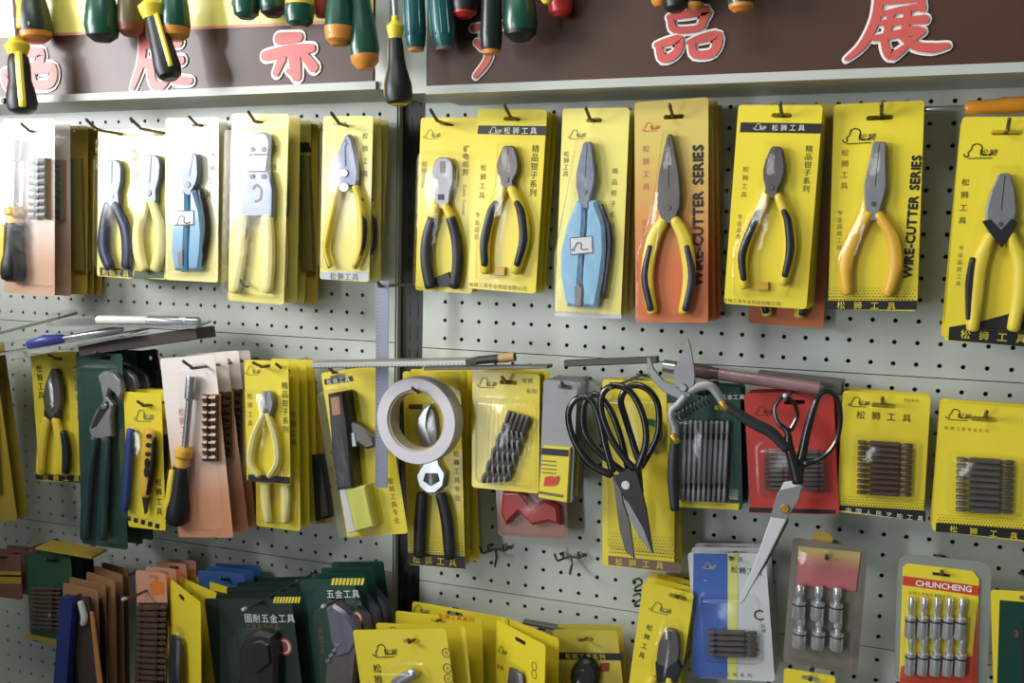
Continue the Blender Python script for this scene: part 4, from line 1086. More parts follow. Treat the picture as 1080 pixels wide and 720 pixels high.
# tape roll
F = Fr.pt(*cH((180, 238))[0], 108)
t = thing('tape_roll', 'roll of white tape hanging over the secateurs pack', 'tape', F)
R1 = 50.0 * F.s; R2 = 34.5 * F.s; th = .012
R1 = .0555; R2 = .0395
mb = MB(); n = 48
prof = [(R1, -th), (R1, th * .85), (R1 - .0012, th), (R2 + .0008, th), (R2, th * .9), (R2, -th)]
vs = [(r_ * math.cos(2 * math.pi * i / n), -h_, r_ * math.sin(2 * math.pi * i / n)) for i in range(n) for r_, h_ in prof]
k = len(prof)
mb.add(vs, [(i * k + j, ((i + 1) % n) * k + j, ((i + 1) % n) * k + (j + 1) % k, i * k + (j + 1) % k) for i in range(n) for j in range(k)])
mb.build('tape', mat('white_tape', (214, 210, 214), .45, vary=.02), t)
mb = MB(); R3 = R2 - .0022
prof = [(R2 + .0002, -th), (R2 + .0002, th * .8), (R3, th * .8), (R3, -th)]; k = 4
vs = [(r_ * math.cos(2 * math.pi * i / n), -h_, r_ * math.sin(2 * math.pi * i / n)) for i in range(n) for r_, h_ in prof]
mb.add(vs, [(i * k + j, ((i + 1) % n) * k + j, ((i + 1) % n) * k + (j + 1) % k, i * k + (j + 1) % k) for i in range(n) for j in range(k)])
mb.build('cardboard_core', mat('core_board', (190, 176, 150), .7), t)
hook('wire hook that the white tape roll and the secateurs hang on', cH((184, 152))[0], 108, .025, .008)
# drill bits
p = pack('drill_bit_pack', 'yellow ribbed pack with five slanting twist drill bits', 'drill bits', Q(cH((350, 90), (552, 98), (536, 462), (330, 440)), 86), YEL, cH((450, 124))[0], .024)
F = p.F
for i in range(5):
    a = cH((456 + i * 14, 212 + i * 4))[0]; b = cH((374 + i * 17, 428 - i * 1))[0]
    A, B = F.P(a, .007), F.P(b, .007); ax = B - A; n = 26
    mb = MB(); rr = 3.1 * F.s
    mb.tube([A, A + ax * .22, A + ax * .24, A + ax], [rr * .9, rr * .9, rr * .55, rr * .5], 1, n=8, rnd=False)
    o = mb.build('drill_bit', DSTEEL, p.root)
    sd = ax.cross(V((0, -1, 0))).normalized()
    for ph in (0, math.pi):
        g = MB(); pts = []
        for k in range(40):
            u = .24 + .76 * k / 39; an = ph + u * 17
            pts.append(A + ax * u + sd * (rr * .85 * math.cos(an)) + V((0, -1, 0)) * (rr * .85 * math.sin(an)))
        g.tube(pts, [rr * .42] * 40, .6, n=5, rnd=False); g.build('flute', STEEL, o)
for i in range(12):
    x = 392 + i * 13
    a, b = cH((x, 172), (x - 16, 436))
    handle(p, p.root, [a, b], [2.2, 2.2], PCLEAR, h=.002, hh=.002, name='blister_rib', n=6)
logo(p, cH((356, 108))[0], 20, GREYI); ht(p, '松狮', cH((500, 118))[0], 5, GREYI); ht(p, '系列', cH((512, 150))[0], 5, GREYI)
rbl(p, *cH((358, 168))[0], *cH((530, 440))[0], .014); done(p)
behind(p, 2, .018, 'yellow drill bit pack behind the twist drills', 'packs behind the twist drills', 1.0)
hook('wire hook of the twist drill bit pack', cH((448, 122))[0], 86, .02, .008)
# grey pack with yellow label
p = pack('blade_pack', 'grey sleeve pack with yellow lower label beside the drill bits', 'blade pack', Q(cH((562, 118), (666, 122), (638, 492), (538, 474)), 92), GREYC, cH((622, 136))[0], .018)
poly(p, p.root, cH((556, 316), (638, 322), (628, 490), (540, 474)), YEL, .0008, .006, 'yellow_label', .001)
band(p, cH((556, 320), (637, 326), (636, 346), (553, 340)), BLACK, .006); 
for i, m_ in enumerate((REDI, REDI, REDI)): band(p, cH((566 + i * 12, 408 + (i % 2) * 6), (590 + i * 10, 404 + (i % 2) * 6), (588 + i * 8, 428), (562 + i * 12, 436)), m_, .0062 + i * .0002)
for i in range(4): band(p, cH((556, 356 + i * 12), (600, 360 + i * 12), (600, 363 + i * 12), (556, 359 + i * 12)), GREYI, .0061)
band(p, cH((548, 450), (622, 462), (620, 470), (546, 458)), GREYI, .0061); done(p)
behind(p, 3, .016, 'grey sleeve pack behind the yellow-labelled one', 'grey sleeve packs', 1.2)
hook('wire hook of the grey sleeve packs', cH((620, 134))[0], 92, .012, .006)
# red pack below
p = pack('tool_pack', 'clear pack with red tool peeking out below the drill bits', 'tool pack', Q(cH((415, 400), (630, 410), (626, 598), (414, 590)), 30), mat('reddish_card', (172, 128, 110), .45, coat=.4), cH((520, 412))[0], .02)
poly(p, p.root, cH((430, 455), (480, 450), (520, 500), (560, 480), (600, 500), (606, 560), (570, 548), (520, 560), (480, 520), (440, 560), (424, 520)), REDP, .0008, .012, 'red_tool', .004)
rbl(p, *cH((422, 440))[0], *cH((622, 590))[0], .016, PFILM); done(p)
hook('wire hook of the red tool pack below the drill bits', cH((520, 411))[0], 30, .02, .006)
# bare T-shaped double hooks
def thook(label, c_, d=3):
    F = Fr.pt(c_[0], c_[1], d); t = thing('peg_hook', label, 'hook', F, 'empty twin-prong hooks'); s = F.s
    mb = MB(); pts = [F.P((c_[0] + x, c_[1] + y), .004 + z) for x, y, z in ((-17, -4, .016), (-14, 3, .012), (-8, 1, .004), (0, -1, .002), (10, 0, .002), (14, -4, 0), (16, -2, -.004))]
    P_, W_ = smooth_path(pts, [.0016] * 7, 3); mb.tube(P_, W_, 1, n=7); mb.build('cross_wire', WIRE, t)
    mb = MB(); mb.tube([F.P((c_[0], c_[1] - 2), .006), F.P((c_[0] + 1, c_[1] + 8), .012), F.P((c_[0] - 1, c_[1] + 17), .03)], [.0018] * 3, 1, n=7); mb.build('arm', WIRE, t)
    for x in (-8, 8):
        mb = MB(); mb.tube([F.P((c_[0] + x, c_[1] + 1), .003), F.P((c_[0] + x, c_[1] - 6), .002)], [.0016, .0016], 1, n=7); mb.build('prong', WIRE, t)
thook('empty twin-prong hook below the red tool pack, left of two', (523, 580)); thook('empty twin-prong hook left of the scissors pack, right of two', (602, 588))
F = Fr.pt(675, 628, 6); t = thing('peg_hook', 'small curled wire hook left of the tilted yellow pliers, bottom row', 'hook', F, 'empty twin-prong hooks')
for k in range(2):
    mb = MB(); P_, W_ = smooth_path([F.P((668 + x, 612 + k * 16 + y), .004 + z) for x, y, z in ((0, 0, .0), (6, -2, .01), (9, 3, .014), (3, 7, .012), (2, 11, .008), (8, 10, .004))], [.0016] * 6, 3)
    mb.tube(P_, W_, 1, n=7); mb.build('curl', WIRE, t)

# scissors card pack
p = pack('scissors_pack', 'yellow pack with dotted foot behind the black-looped scissors', 'scissors pack', Q(cI((132, 134), (332, 138), (370, 680), (164, 656)), 54), YEL, cI((180, 155))[0], .022)
dots(p, cI((165, 560), (362, 575), (366, 640), (165, 622)), 24, 7, GREYI); band(p, cI((164, 628), (366, 648), (369, 678), (165, 654)), mat('brown_band', (120, 92, 80), .4)); ht(p, '松狮工具', cI((195, 645))[0], 8, YINK, step=1.8)
handle(p, p.root, cI((262, 250), (300, 260), (306, 300), (270, 330)), [6, 7, 7, 6], mat('green_grip', (60, 110, 60), .4), name='inner_tool')
rbl(p, *cI((165, 180))[0], *cI((340, 620))[0], .012, PFILM); done(p)
behind(p, 1, .02, 'yellow dotted pack behind the scissors pack', 'packs behind the scissors')
# loose scissors
def loopwire(t, F, pts, wd, m, name, h=0.0, zz=None):
    P = [F.P(q, h + (zz[i] if zz else 0)) for i, q in enumerate(pts)]
    P_, W_ = smooth_path(P, [w_ * F.s / 2 for w_ in (wd if isinstance(wd, list) else [wd] * len(P))], 5)
    mb = MB(); mb.tube(P_, W_, [min(x, .0035) for x in W_], n=9); return mb.build(name, m, t)
def fpoly(t, F, pts, m, h0, h1, name, bev=.0006):
    mb = MB(); mb.prism([F.L(q, h1) for q in pts], h0, h1, bev=bev); return mb.build(name, m, t)
BLK = mat('black_gloss', (26, 26, 28), .25, coat=.4)
F = Fr.pt(*cI((213, 432))[0], 128)
t = thing('scissors', 'large black-handled scissors with big oval loops, grey blades and white rivet', 'scissors', F)
loopwire(t, F, cI((172, 402), (110, 368), (66, 300), (52, 228), (78, 186), (116, 192), (140, 248), (156, 320), (176, 392)), [8, 8, 7, 7, 7, 7, 7, 8, 8], BLK, 'handle_loop', .004)
loopwire(t, F, cI((236, 384), (206, 350), (168, 290), (144, 220), (150, 170), (186, 150), (230, 172), (262, 236), (270, 310), (246, 384)), [8, 7, 7, 7, 7, 7, 7, 7, 7, 8], BLK, 'handle_loop', .007)
b1 = fpoly(t, F, cI((178, 408), (236, 374), (252, 420), (272, 500), (290, 622), (262, 580), (230, 510), (200, 450)), GUN, .003, .006, 'blade')
fpoly(t, F, cI((206, 468), (220, 478), (262, 550), (290, 626), (252, 580), (222, 520)), STEEL, .0058, .0066, 'cutting_edge', .0003)
b2 = fpoly(t, F, cI((176, 400), (196, 410), (206, 480), (226, 540), (238, 638), (214, 620), (196, 560), (188, 500)), DSTEEL, .0, .0028, 'blade')
mb = MB(); c_ = F.L(cI((213, 432))[0], .008); mb.prism(circ(c_[0], c_[1], 4.6 * F.s, n=16), .005, .0085, bev=.001); mb.build('rivet', LGREYC, t)
F2 = Fr.pt(*cI((240, 420))[0], 96)
t = thing('scissors', 'second black-handled scissors mostly hidden behind the large pair', 'scissors', F2)
loopwire(t, F2, cI((215, 400), (130, 330), (94, 270), (98, 200), (130, 175), (170, 220), (200, 300), (220, 390)), 7, BLK, 'handle_loop', .004)
loopwire(t, F2, cI((256, 380), (215, 250), (200, 190), (226, 152), (270, 158), (302, 200), (306, 270), (290, 320), (256, 380)), 7, BLK, 'handle_loop', .007)
fpoly(t, F2, cI((205, 400), (256, 380), (262, 450), (250, 560), (230, 500)), GUN, 0, .003, 'blade'); fpoly(t, F2, cI((196, 430), (216, 440), (222, 560), (212, 610), (200, 540)), STEEL, .003, .006, 'blade')
mb = MB(); c_ = F2.L(cI((238, 430))[0]); mb.prism(circ(c_[0], c_[1], 4.2 * F2.s, n=12), .005, .008, bev=.001); mb.build('rivet', LGREYC, t)
hook('wire hook that the black-looped scissors hang on', cI((178, 156))[0], 138, .012, .006)

# green pack of long bits
p = pack('bit_pack', 'dark green and yellow pack with nine long upright screwdriver bits', 'screwdriver bits', Q(cI((336, 152), (548, 154), (530, 500), (328, 490)), 58), GCARD, cI((440, 172))[0], .024)
band(p, cI((330, 470), (533, 482), (531, 500), (328, 490)), YEL); band(p, cI((332, 200), (350, 200), (346, 470), (330, 470)), YEL)
ht(p, '五金工具', cI((490, 182))[0], 5.5, WHITE); ht(p, '松狮工具', cI((470, 212))[0], 5, YINK)
bits(p, *cI((374, 248), (508, 250), (496, 478), (368, 478)), 9, STEEL, None)
dots(p, cI((505, 440), (532, 440), (530, 472), (503, 470)), 5, 6, WHITE, .7)
rbl(p, *cI((362, 236))[0], *cI((512, 486))[0], .014); done(p)
behind(p, 2, .018, 'dark green bit pack behind the long upright bits', 'packs behind the long bits', 1.0)
hook('wire hook of the dark green pack of long bits', cI((442, 170))[0], 58, .02, .008)
# pruning shears hung over it
F = Fr.pt(*cI((375, 157))[0], 124)
t = thing('pruning_shears', 'opened pruning shears with silver hooked blades and black grips over the green pack', 'pruning shears', F)
fpoly(t, F, cI((388, 16), (398, 50), (406, 100), (408, 130), (404, 160), (352, 156), (345, 132), (352, 100), (372, 56)), STEEL, .003, .006, 'cutting_blade')
fpoly(t, F, cI((272, 72), (282, 72), (292, 104), (318, 136), (356, 150), (398, 148), (404, 170), (376, 196), (352, 184), (318, 168), (288, 138), (274, 104)), STEEL, -.001, .003, 'hook_blade')
mb = MB(); c_ = F.L(cI((374, 157))[0], .008); mb.prism(circ(c_[0], c_[1], 4.5 * F.s, n=14), .004, .0085, bev=.001); mb.build('pivot_bolt', CHROME, t)
loopwire(t, F, cI((392, 168), (420, 154), (450, 152), (470, 172), (490, 206)), [9, 10, 10, 10, 8], STEEL, 'upper_arm', .003)
loopwire(t, F, cI((382, 180), (362, 204), (344, 220), (342, 244), (352, 270), (352, 298)), [9, 9, 9, 9, 9, 8], STEEL, 'lower_arm', .001)
loopwire(t, F, cI((486, 200), (530, 230), (575, 258), (622, 282), (668, 330)), [8, 11, 12, 12, 10], RUB, 'grip', .004)
loopwire(t, F, cI((352, 300), (348, 360), (346, 420), (352, 500)), [9, 12, 12, 10], RUB, 'grip', .002)
for cpx in (cI((490, 206))[0], cI((352, 300))[0]):
    mb = MB(); a = F.P(cpx, .004); mb.tube([a + V((-.003, 0, .003)), a + V((.003, 0, -.003))], [.0045, .0045], 1, n=10); mb.build('brass_ring', mat('brass', (206, 170, 80), .3, .7), t)
A, B = F.P(cI((350, 240))[0], .003), F.P(cI((446, 186))[0], .003); ax = B - A; s1 = ax.cross(V((0, 1, 0))).normalized()
pts = [A + ax * (k / 90) + s1 * (.0058 * math.cos(k * .62)) + V((0, 1, 0)) * (.0058 * math.sin(k * .62)) for k in range(91)]
mb = MB(); mb.tube(pts, [.0009] * 91, 1, n=5); mb.build('spring', GUN, t)
hook('wire hook that the opened pruning shears hang on', cI((408, 172))[0], 118, .006, .003)

# red bit pack
p = pack('bit_pack', 'red pack with two columns of dark bits behind the tailor scissors', 'screwdriver bits', Q([(787, 415), (880, 412), (884, 543), (789, 540)], 60), RCARD, (838, 424), .024)
bits(p, *cJ((292, 312), (292, 412), (352, 412), (352, 312)), 9, DSTEEL); bits(p, *cJ((378, 312), (378, 412), (440, 412), (440, 312)), 9, DSTEEL)
logo(p, cJ((268, 205))[0], 20, mat('dark_red_ink', (120, 30, 30))); band(p, cJ((256, 452), (468, 458), (468, 468), (256, 464)), BLACK)
rbl(p, *cJ((276, 296))[0], *cJ((450, 428))[0], .016, PFILM); done(p)
behind(p, 2, .018, 'red bit pack behind the tailor scissors', 'red bit packs', 1.0)
# tailor scissors
F = Fr.pt(*cJ((342, 455))[0], 120)
t = thing('scissors', 'tailor scissors with one long bright blade pointing down left and black handles', 'scissors', F)
fpoly(t, F, cJ((340, 392), (372, 388), (388, 404), (372, 440), (350, 480), (300, 580), (244, 682), (230, 692), (234, 672), (276, 570), (308, 478), (322, 430)), mat('polished_blade', (226, 228, 230), .3, .35), .002, .007, 'blade', .0012)
fpoly(t, F, cJ((330, 410), (386, 398), (378, 432), (348, 482), (308, 476), (318, 440)), STEEL, .006, .0078, 'blade_shoulder', .0005)
fpoly(t, F, cJ((350, 480), (296, 580), (244, 676), (300, 590), (352, 488)), DSTEEL, -.002, .002, 'under_blade', .0003)
mb = MB(); c_ = F.L(cJ((343, 456))[0], .009); mb.prism(circ(c_[0], c_[1], 5 * F.s, n=14), .006, .0105, bev=.001); mb.build('pivot_screw', mat('brass', (206, 170, 80), .3, .7), t)
loopwire(t, F, cJ((376, 392), (366, 350), (352, 300), (350, 268), (326, 244), (318, 210), (336, 184), (362, 192), (374, 226), (358, 262)), [13, 12, 10, 7, 5, 4.5, 4.5, 4.5, 4.5, 6], BLK, 'handle_loop', .006)
loopwire(t, F, cJ((372, 396), (378, 356), (386, 320), (398, 262), (414, 210), (430, 176), (452, 168), (474, 192), (480, 240), (468, 292), (436, 330), (392, 346)), [13, 12, 10, 9, 8, 7, 6, 5, 5, 5, 6, 8], BLK, 'handle_loop', .001)
hook('wire hook that the tailor scissors hang on', cJ((346, 186))[0], 122, .008, .004, ball=True)

# yellow bit packs
def ybits(label, q, d, slot, bl, n, m, bb, foot, words, wl):
    p = pack('bit_pack', label, 'screwdriver bits', Q(q, d), YEL, slot, .026)
    bits(p, bl[0], bl[3], bl[2], bl[1], n, m)
    return p
p = ybits('yellow pack of ten brown double-ended bits with black foot band, middle row', cK((56, 88), (244, 95), (240, 372), (50, 346)), 56, cK((148, 118))[0], cK((92, 192), (212, 200), (208, 318), (90, 312)), 10, mat('brown_steel', (104, 84, 74), .4, .5), 0, 0, 0, 0)
logo(p, cK((72, 98))[0], 22); ht(p, '松狮工具', cK((98, 138))[0], 9.5, BLACK, step=1.7); ht(p, '专业系列', cK((195, 106))[0], 3.6, GREYI)
dots(p, cK((58, 312), (240, 322), (240, 344), (56, 334)), 30, 4, BLACK, .8); band(p, cK((54, 334), (240, 346), (239, 370), (51, 345)), BLACK); ht(p, '中国人民艺柏工具', cK((72, 345))[0], 6.2, WHITE, ang=-.01, step=1.75)
rbl(p, *cK((84, 184))[0], *cK((220, 324))[0], .013); done(p)
behind(p, 2, .016, 'yellow bit pack behind the brown double-ended bits', 'packs behind the brown bits', .8)
hook('wire hook of the brown double-ended bit pack', cK((146, 112))[0], 56, .02, .008)
p = ybits('yellow pack of dark bits at the right edge of the middle row', cK((264, 108), (474, 126), (474, 414), (260, 392)), 66, cK((366, 148))[0], cK((306, 228), (432, 236), (428, 356), (304, 350)), 9, DSTEEL, 0, 0, 0, 0)
logo(p, cK((284, 124))[0], 26); ht(p, '松狮工具专业系列', cK((284, 166))[0], 4.2, mat('ochre_ink', (150, 100, 30)), ang=0, step=1.45)
dots(p, cK((264, 352), (472, 364), (472, 388), (263, 374)), 30, 4, BLACK, .8); band(p, cK((262, 372), (473, 388), (473, 412), (261, 391)), BLACK); ht(p, '松狮工具', cK((300, 386))[0], 8.5, YINK, ang=0, step=2.5)
rbl(p, *cK((292, 218))[0], *cK((440, 364))[0], .014); done(p)
behind(p, 2, .017, 'yellow bit pack behind the dark bits at the right edge', 'packs behind the right edge bits', .8)
hook('wire hook of the dark bit pack at the right edge', cK((368, 142))[0], 66, .02, .008)

# =================================================================== BOTTOM ROW, RIGHT BAY
# tilted pliers pack
p = pack('pliers_pack', 'tilted yellow pack with dark-jawed pliers, bottom row beside the blue pack', 'pliers pack', Q([(683, 612), (732, 627), (706, 800), (650, 786)], 70), YEL, cO((220, 276))[0], .022)
o = head(p, *cO((192, 418), (168, 588)), [(0, 4), (.06, 7), (.4, 11), (.75, 11), (1, 9)], DSTEEL)
poly(p, o, cO((124, 555), (165, 575), (215, 545), (236, 580), (210, 640), (130, 640)), RUB, .004, .0125, 'collar', .001)
handle(p, o, [(690, 715), (676, 745), (672, 778)], [10, 12, 9], YGRIP); handle(p, o, [(706, 715), (706, 745), (694, 784)], [10, 12, 9], YGRIP)
logo(p, cO((104, 290))[0], 22, GREYI); vt(p, '松狮工具', cO((100, 405))[0], 6.5, ang=-.12, step=1.6)
blister(p, cO((170, 372), (220, 372), (262, 560), (262, 900), (100, 900), (112, 540)), .018); done(p)
behind(p, 2, .02, 'yellow pack behind the tilted dark-jawed pliers, bottom row', 'packs behind the tilted pliers')
hook('wire hook of the tilted yellow pliers pack, bottom row', cO((222, 272))[0], 70, .018, .006)
# blue / white bit pack
p = pack('bit_pack', 'blue and pale grey pack with five dark bits, tailor scissors tip before it', 'screwdriver bits', Q(cO((284, 90), (612, 94), (608, 634), (280, 614)), 62), LGREYC, cO((448, 112))[0], .026)
band(p, cO((286, 92), (430, 93), (428, 622), (282, 612)), BLUEC); band(p, cO((432, 93), (474, 94), (470, 626), (430, 623)), mat('lime_print', (214, 216, 120), .45), .0004)
bits(p, *cO((344, 412), (344, 530), (552, 536), (552, 418)), 5, DSTEEL)
ht(p, 'C', cO((540, 350))[0], 13, BLACK); vt(p, '松狮', cO((580, 398))[0], 4.5, GREYI); vt(p, '工具', cO((556, 480))[0], 4.5, GREYI); ht(p, '松狮工具系列', cO((370, 598))[0], 4.5, GREYI, step=1.7)
logo(p, cO((326, 132))[0], 13, YINK); ht(p, '松狮工具', cO((458, 160))[0], 7.5, BLACK, ang=-.1); ht(p, '..', cO((330, 196))[0], 7, WHITE, step=3)
rbl(p, *cO((316, 262))[0], *cO((572, 556))[0], .014, PFILM); done(p)
behind(p, 2, .022, 'blue and grey pack behind the five dark bits', 'packs behind the blue bit pack', .6)
hook('wire hook of the blue and grey bit pack', cO((448, 112))[0], 62, .015, .005)
# nut driver pack in clear clamshell
def nutdrivers(p, cols, y0, y1, r, tilt=0):
    F = p.F
    for x0, x1 in cols:
        A, B = F.P((x0, y0 + (x0 - cols[0][0]) * tilt), .009), F.P((x1, y1 + (x0 - cols[0][0]) * tilt), .009)
        pr = [(0, .5), (.05, .62), (.3, .62), (.36, .45), (.44, .45), (.48, 1), (.95, 1), (1, .85)]
        mb = MB(); mb.tube([A.lerp(B, u) for u, _ in pr], [k * r * F.s for _, k in pr], 1, n=12, rnd=False); o = mb.build('nut_driver', mat('bright_chrome', (226, 228, 230), .2, .75), p.root)
        g = MB(); c_ = A.lerp(B, .56); g.tube([c_, A.lerp(B, .6)], [r * 1.04 * F.s] * 2, 1, n=12, rnd=False); g.build('ring_groove', GUN, o)
p = pack('nut_driver_pack', 'clear clamshell pack with six chrome nut drivers and faded red card, bottom row', 'nut drivers', Q(cO((716, 34), (1026, 66), (974, 612), (652, 540)), 74), mat('dim_clear_backing', (122, 116, 104), .4, coat=.4), cO((850, 112))[0], .026, thick=.0012)
poly(p, p.root, cO((728, 64), (992, 90), (972, 254), (722, 226)), grad('faded_red_card', (196, 176, 110), (188, 108, 110), -.01, -.028), .0013, .0026, 'insert_card', .0003)
ht(p, '松狮', cO((890, 160))[0], 9, mat('plum_ink', (110, 60, 70)), ang=-.1)
nutdrivers(p, [(cO((738 + i * 78, 0))[0][0], cO((728 + i * 78, 0))[0][0]) for i in range(3)], cO((0, 226))[0][1], cO((0, 366))[0][1], 7.6, .08)
nutdrivers(p, [(cO((742 + i * 78, 0))[0][0], cO((730 + i * 78, 0))[0][0]) for i in range(3)], cO((0, 350))[0][1], cO((0, 488))[0][1], 7.6, .08)
blister(p, cO((716, 214), (990, 246), (958, 580), (672, 516)), .022)
blister(p, cO((726, 60), (1004, 86), (990, 244), (716, 212)), .008)
mb = MB(); c_ = p.F.L((867, 568)); mb.prism(circ(c_[0], c_[1], .012, .008, 14), -.004, -.003); mb.build('hang_tab', YELD, p.root); done(p)
hook('wire hook of the clear clamshell nut driver pack', cO((848, 110))[0], 74, .012, .005)
# CHUNCHENG pack
p = pack('nut_driver_pack', 'yellow and red card reading CHUNCHENG with ten chrome nut drivers in clear clamshell', 'nut drivers', Q(cK((186, 436), (382, 462), (372, 742), (164, 720)), 70), mat('grey_clear_backing', (138, 142, 134), .4, coat=.5), None, .026, thick=.0012, r=.012)
cd = poly(p, p.root, cK((200, 462), (342, 478), (356, 494), (350, 740), (182, 718), (190, 470)), YEL, .0013, .0030, 'insert_card', .0003)
p.h = .0030
band(p, cK((190, 486), (356, 508), (354, 530), (189, 506)), REDI); ht(p, 'CHUNCHENG', cK((218, 501))[0], 7.6, WHITE, ang=-.01, bold=.03)
band(p, cK((186, 682), (340, 660), (352, 540), (350, 740), (182, 718)), REDI); band(p, cK((254, 478), (292, 483), (292, 489), (254, 484)), BLACK)
ht(p, '松狮工具批头套筒系列', cK((206, 522))[0], 4, GREYI, ang=0)
for j, (y0, y1) in enumerate(((534, 622), (612, 702))):
    nutdrivers(p, [(cK((210 + i * 27.5, 0))[0][0], cK((204 + i * 27, 0))[0][0]) for i in range(5)], cK((0, y0))[0][1], cK((0, y1))[0][1], 6.0, .03)
blister(p, cK((194, 528), (344, 540), (340, 726), (186, 708)), .022); done(p)
hook('wire hook of the CHUNCHENG nut driver pack', cK((273, 481))[0], 70, .012, .005)
# green pack at right edge, yellow one at the bottom
p = pack('tool_pack', 'dark green pack with yellow rim cut off by the right edge, bottom row', 'tool pack', Q(cK((388, 515), (560, 530), (560, 800), (380, 790)), 74), YEL, cK((470, 530))[0], .024)
band(p, cK((400, 540), (556, 552), (556, 800), (392, 790)), GCARD); ht(p, '3', cK((432, 612))[0], 9, REDI)
poly(p, p.root, cK((450, 600), (540, 600), (540, 780), (450, 780)), GUN, .001, .012, 'tool_body', .004); done(p)
hook('wire hook of the green pack at the right edge, bottom row', cK((470, 526))[0], 74, .012, .005)
p = pack('tool_pack', 'yellow pack whose top edge just shows at the bottom below the clear clamshell', 'tool pack', Q([(828, 704), (882, 713), (876, 800), (822, 790)], 92), YEL, (855, 715), .02)
poly(p, p.root, [(838, 730), (868, 734), (866, 785), (836, 780)], GUN, .001, .012, 'tool_body', .004); done(p)
hook('wire hook of the yellow pack at the bottom below the clamshell', (855, 714), 92, .012, .005)

# =================================================================== BOTTOM ROW, MIDDLE
tops = [((383, 663), (481, 663), 128), ((403, 656), (497, 661), 106), ((418, 643), (508, 654), 74), ((430, 632), (530, 651), 46)]
txt = ['front yellow pack with lion emblem in the stack right of the dark post, bottom row', 'second yellow pack in the stack right of the dark post, bottom row',
       'third yellow pack with red print in the stack right of the dark post', 'hindmost yellow pack in the stack right of the dark post, bottom row']
for i, (tl, tr, d) in enumerate(tops):
    w_ = tr[0] - tl[0]
    sl = cN((225, 332))[0] if i == 0 else ((tl[0] + tr[0]) / 2, tl[1] + 11)
    p = pack('tool_pack', txt[i], 'tool pack', Q([tl, tr, (tr[0] + 6, tr[1] + 190), (tl[0] + 5, tl[1] + 186)], d), YEL, sl, .024, group='yellow packs right of the post, bottom row')
    if i == 0:
        logo(p, cN((78, 345))[0], 25); ht(p, '松', cN((98, 432))[0], 9); ht(p, '狮', cN((102, 474))[0], 9)
        for k_, y in enumerate((376, 432, 470)):
            g = ink(p, GREYI); x_, z_ = p.F.L(cN((352 + k_ * 4, y))[0]); c_ = circ(x_, z_, 4.2 * p.F.s, n=14); g.ribbon(c_ + [c_[0]], .9 * p.F.s, p.h + .0006)
            ht(p, '合', cN((352 + k_ * 4, y))[0], 4, GREYI)
        handle(p, p.root, cN((235, 450), (170, 490), (130, 560)), [10, 12, 12], CHROME, name='tool_shaft')
        rbl(p, tl[0] + 20, tl[1] + 38, tr[0] - 12, tr[1] + 170, .02)
    elif i == 2: ht(p, '松狮工具系列', (tl[0] + 48, tl[1] + 6), 5.5, REDI)
    else: logo(p, (tl[0] + 5, tl[1] + 4), 18, GREYI)
    if i: poly(p, p.root, [(tl[0] + 25, tl[1] + 40), (tr[0] - 25, tr[1] + 40), (tr[0] - 22, tr[1] + 170), (tl[0] + 28, tl[1] + 170)], DSTEEL, .001, .012, 'tool_body', .004)
    done(p)
hook('wire hook of the yellow pack stack right of the dark post, bottom row', cN((228, 330))[0], 128, .015, .006)
# turned yellow pair
for i, (tl, tr, d, lb) in enumerate((((524, 653), (576, 680), 60, 'yellow pack turned sideways with lion emblem, bottom row centre'), ((532, 650), (590, 673), 40, 'yellow pack just behind the sideways turned one, bottom row centre'))):
    F = Fr.edge(tl, d, tr, .17)
    p = pack('tool_pack', lb, 'tool pack', F, YEL, None, .02)
    p.F.s = .0011
    if i == 0:
        x, z = F.L(cN((625, 332))[0])
        ink(p, BLACK).flat(euroslot(x, z, .022, .005), p.h + .0004)
        logo(p, cN((545, 345))[0], 17); ht(p, '松狮', cN((545, 425))[0], 6, mat('dark_red_ink', (120, 30, 30)))
        for y in (425, 455):
            x_, z_ = F.L(cN((676, y))[0]); c_ = circ(x_, z_, .005, n=14); ink(p, GREYI).ribbon(c_ + [c_[0]], .001, p.h + .0006)
    mb = MB(); mb.tube([V((0, -.006, -.05)), V((0, -.007, -.09)), V((0, -.006, -.15))], [.014, .02, .016], .22, n=12); mb.build('tool_body', DSTEEL, p.root)
    mb = MB(); mb.tube([V((0, -.006, -.045)), V((0, -.007, -.09)), V((0, -.006, -.16))], [.018, .024, .02], .25, n=12); mb.build('blister', PCLEAR, p.root)
    done(p)
hook('wire hook of the sideways turned yellow packs, bottom row centre', cN((640, 345))[0], 62, .01, .004)
# ochre pack with black oval
p = pack('tool_pack', 'ochre pack with black stripe and black oval tool, bottom row centre', 'tool pack', Q(cN((768, 290), (1006, 296), (990, 640), (750, 630)), 44), mat('olive_yellow_card', (198, 180, 66), .45, vary=.05), cN((860, 326))[0], .024)
band(p, cN((764, 374), (1002, 378), (1000, 404), (762, 400)), BLACK); ht(p, '松狮工具系列', cN((800, 388))[0], 6, YINK, step=1.2)
o = poly(p, p.root, [(cN((855, 470))[0][0] + 15 * math.cos(a * .393), cN((855, 470))[0][1] + 19 * math.sin(a * .393)) for a in range(16)], RUB, .001, .014, 'oval_tool', .004)
handle(p, o, [(615, 725), (616, 745), (617, 762)], [10, 12, 10], RUB)
poly(p, p.root, cN((915, 415), (948, 415), (946, 445), (913, 445)), mat('brown_red', (140, 56, 30), .4), .001, .002, 'red_square', .0003)
rbl(p, *cN((790, 408))[0], *cN((915, 640))[0], .02); done(p)
behind(p, 1, .022, 'ochre pack behind the black oval tool', 'packs behind the oval tool')
hook('wire hook of the ochre pack with the oval tool', cN((865, 322))[0], 44, .03, .008)
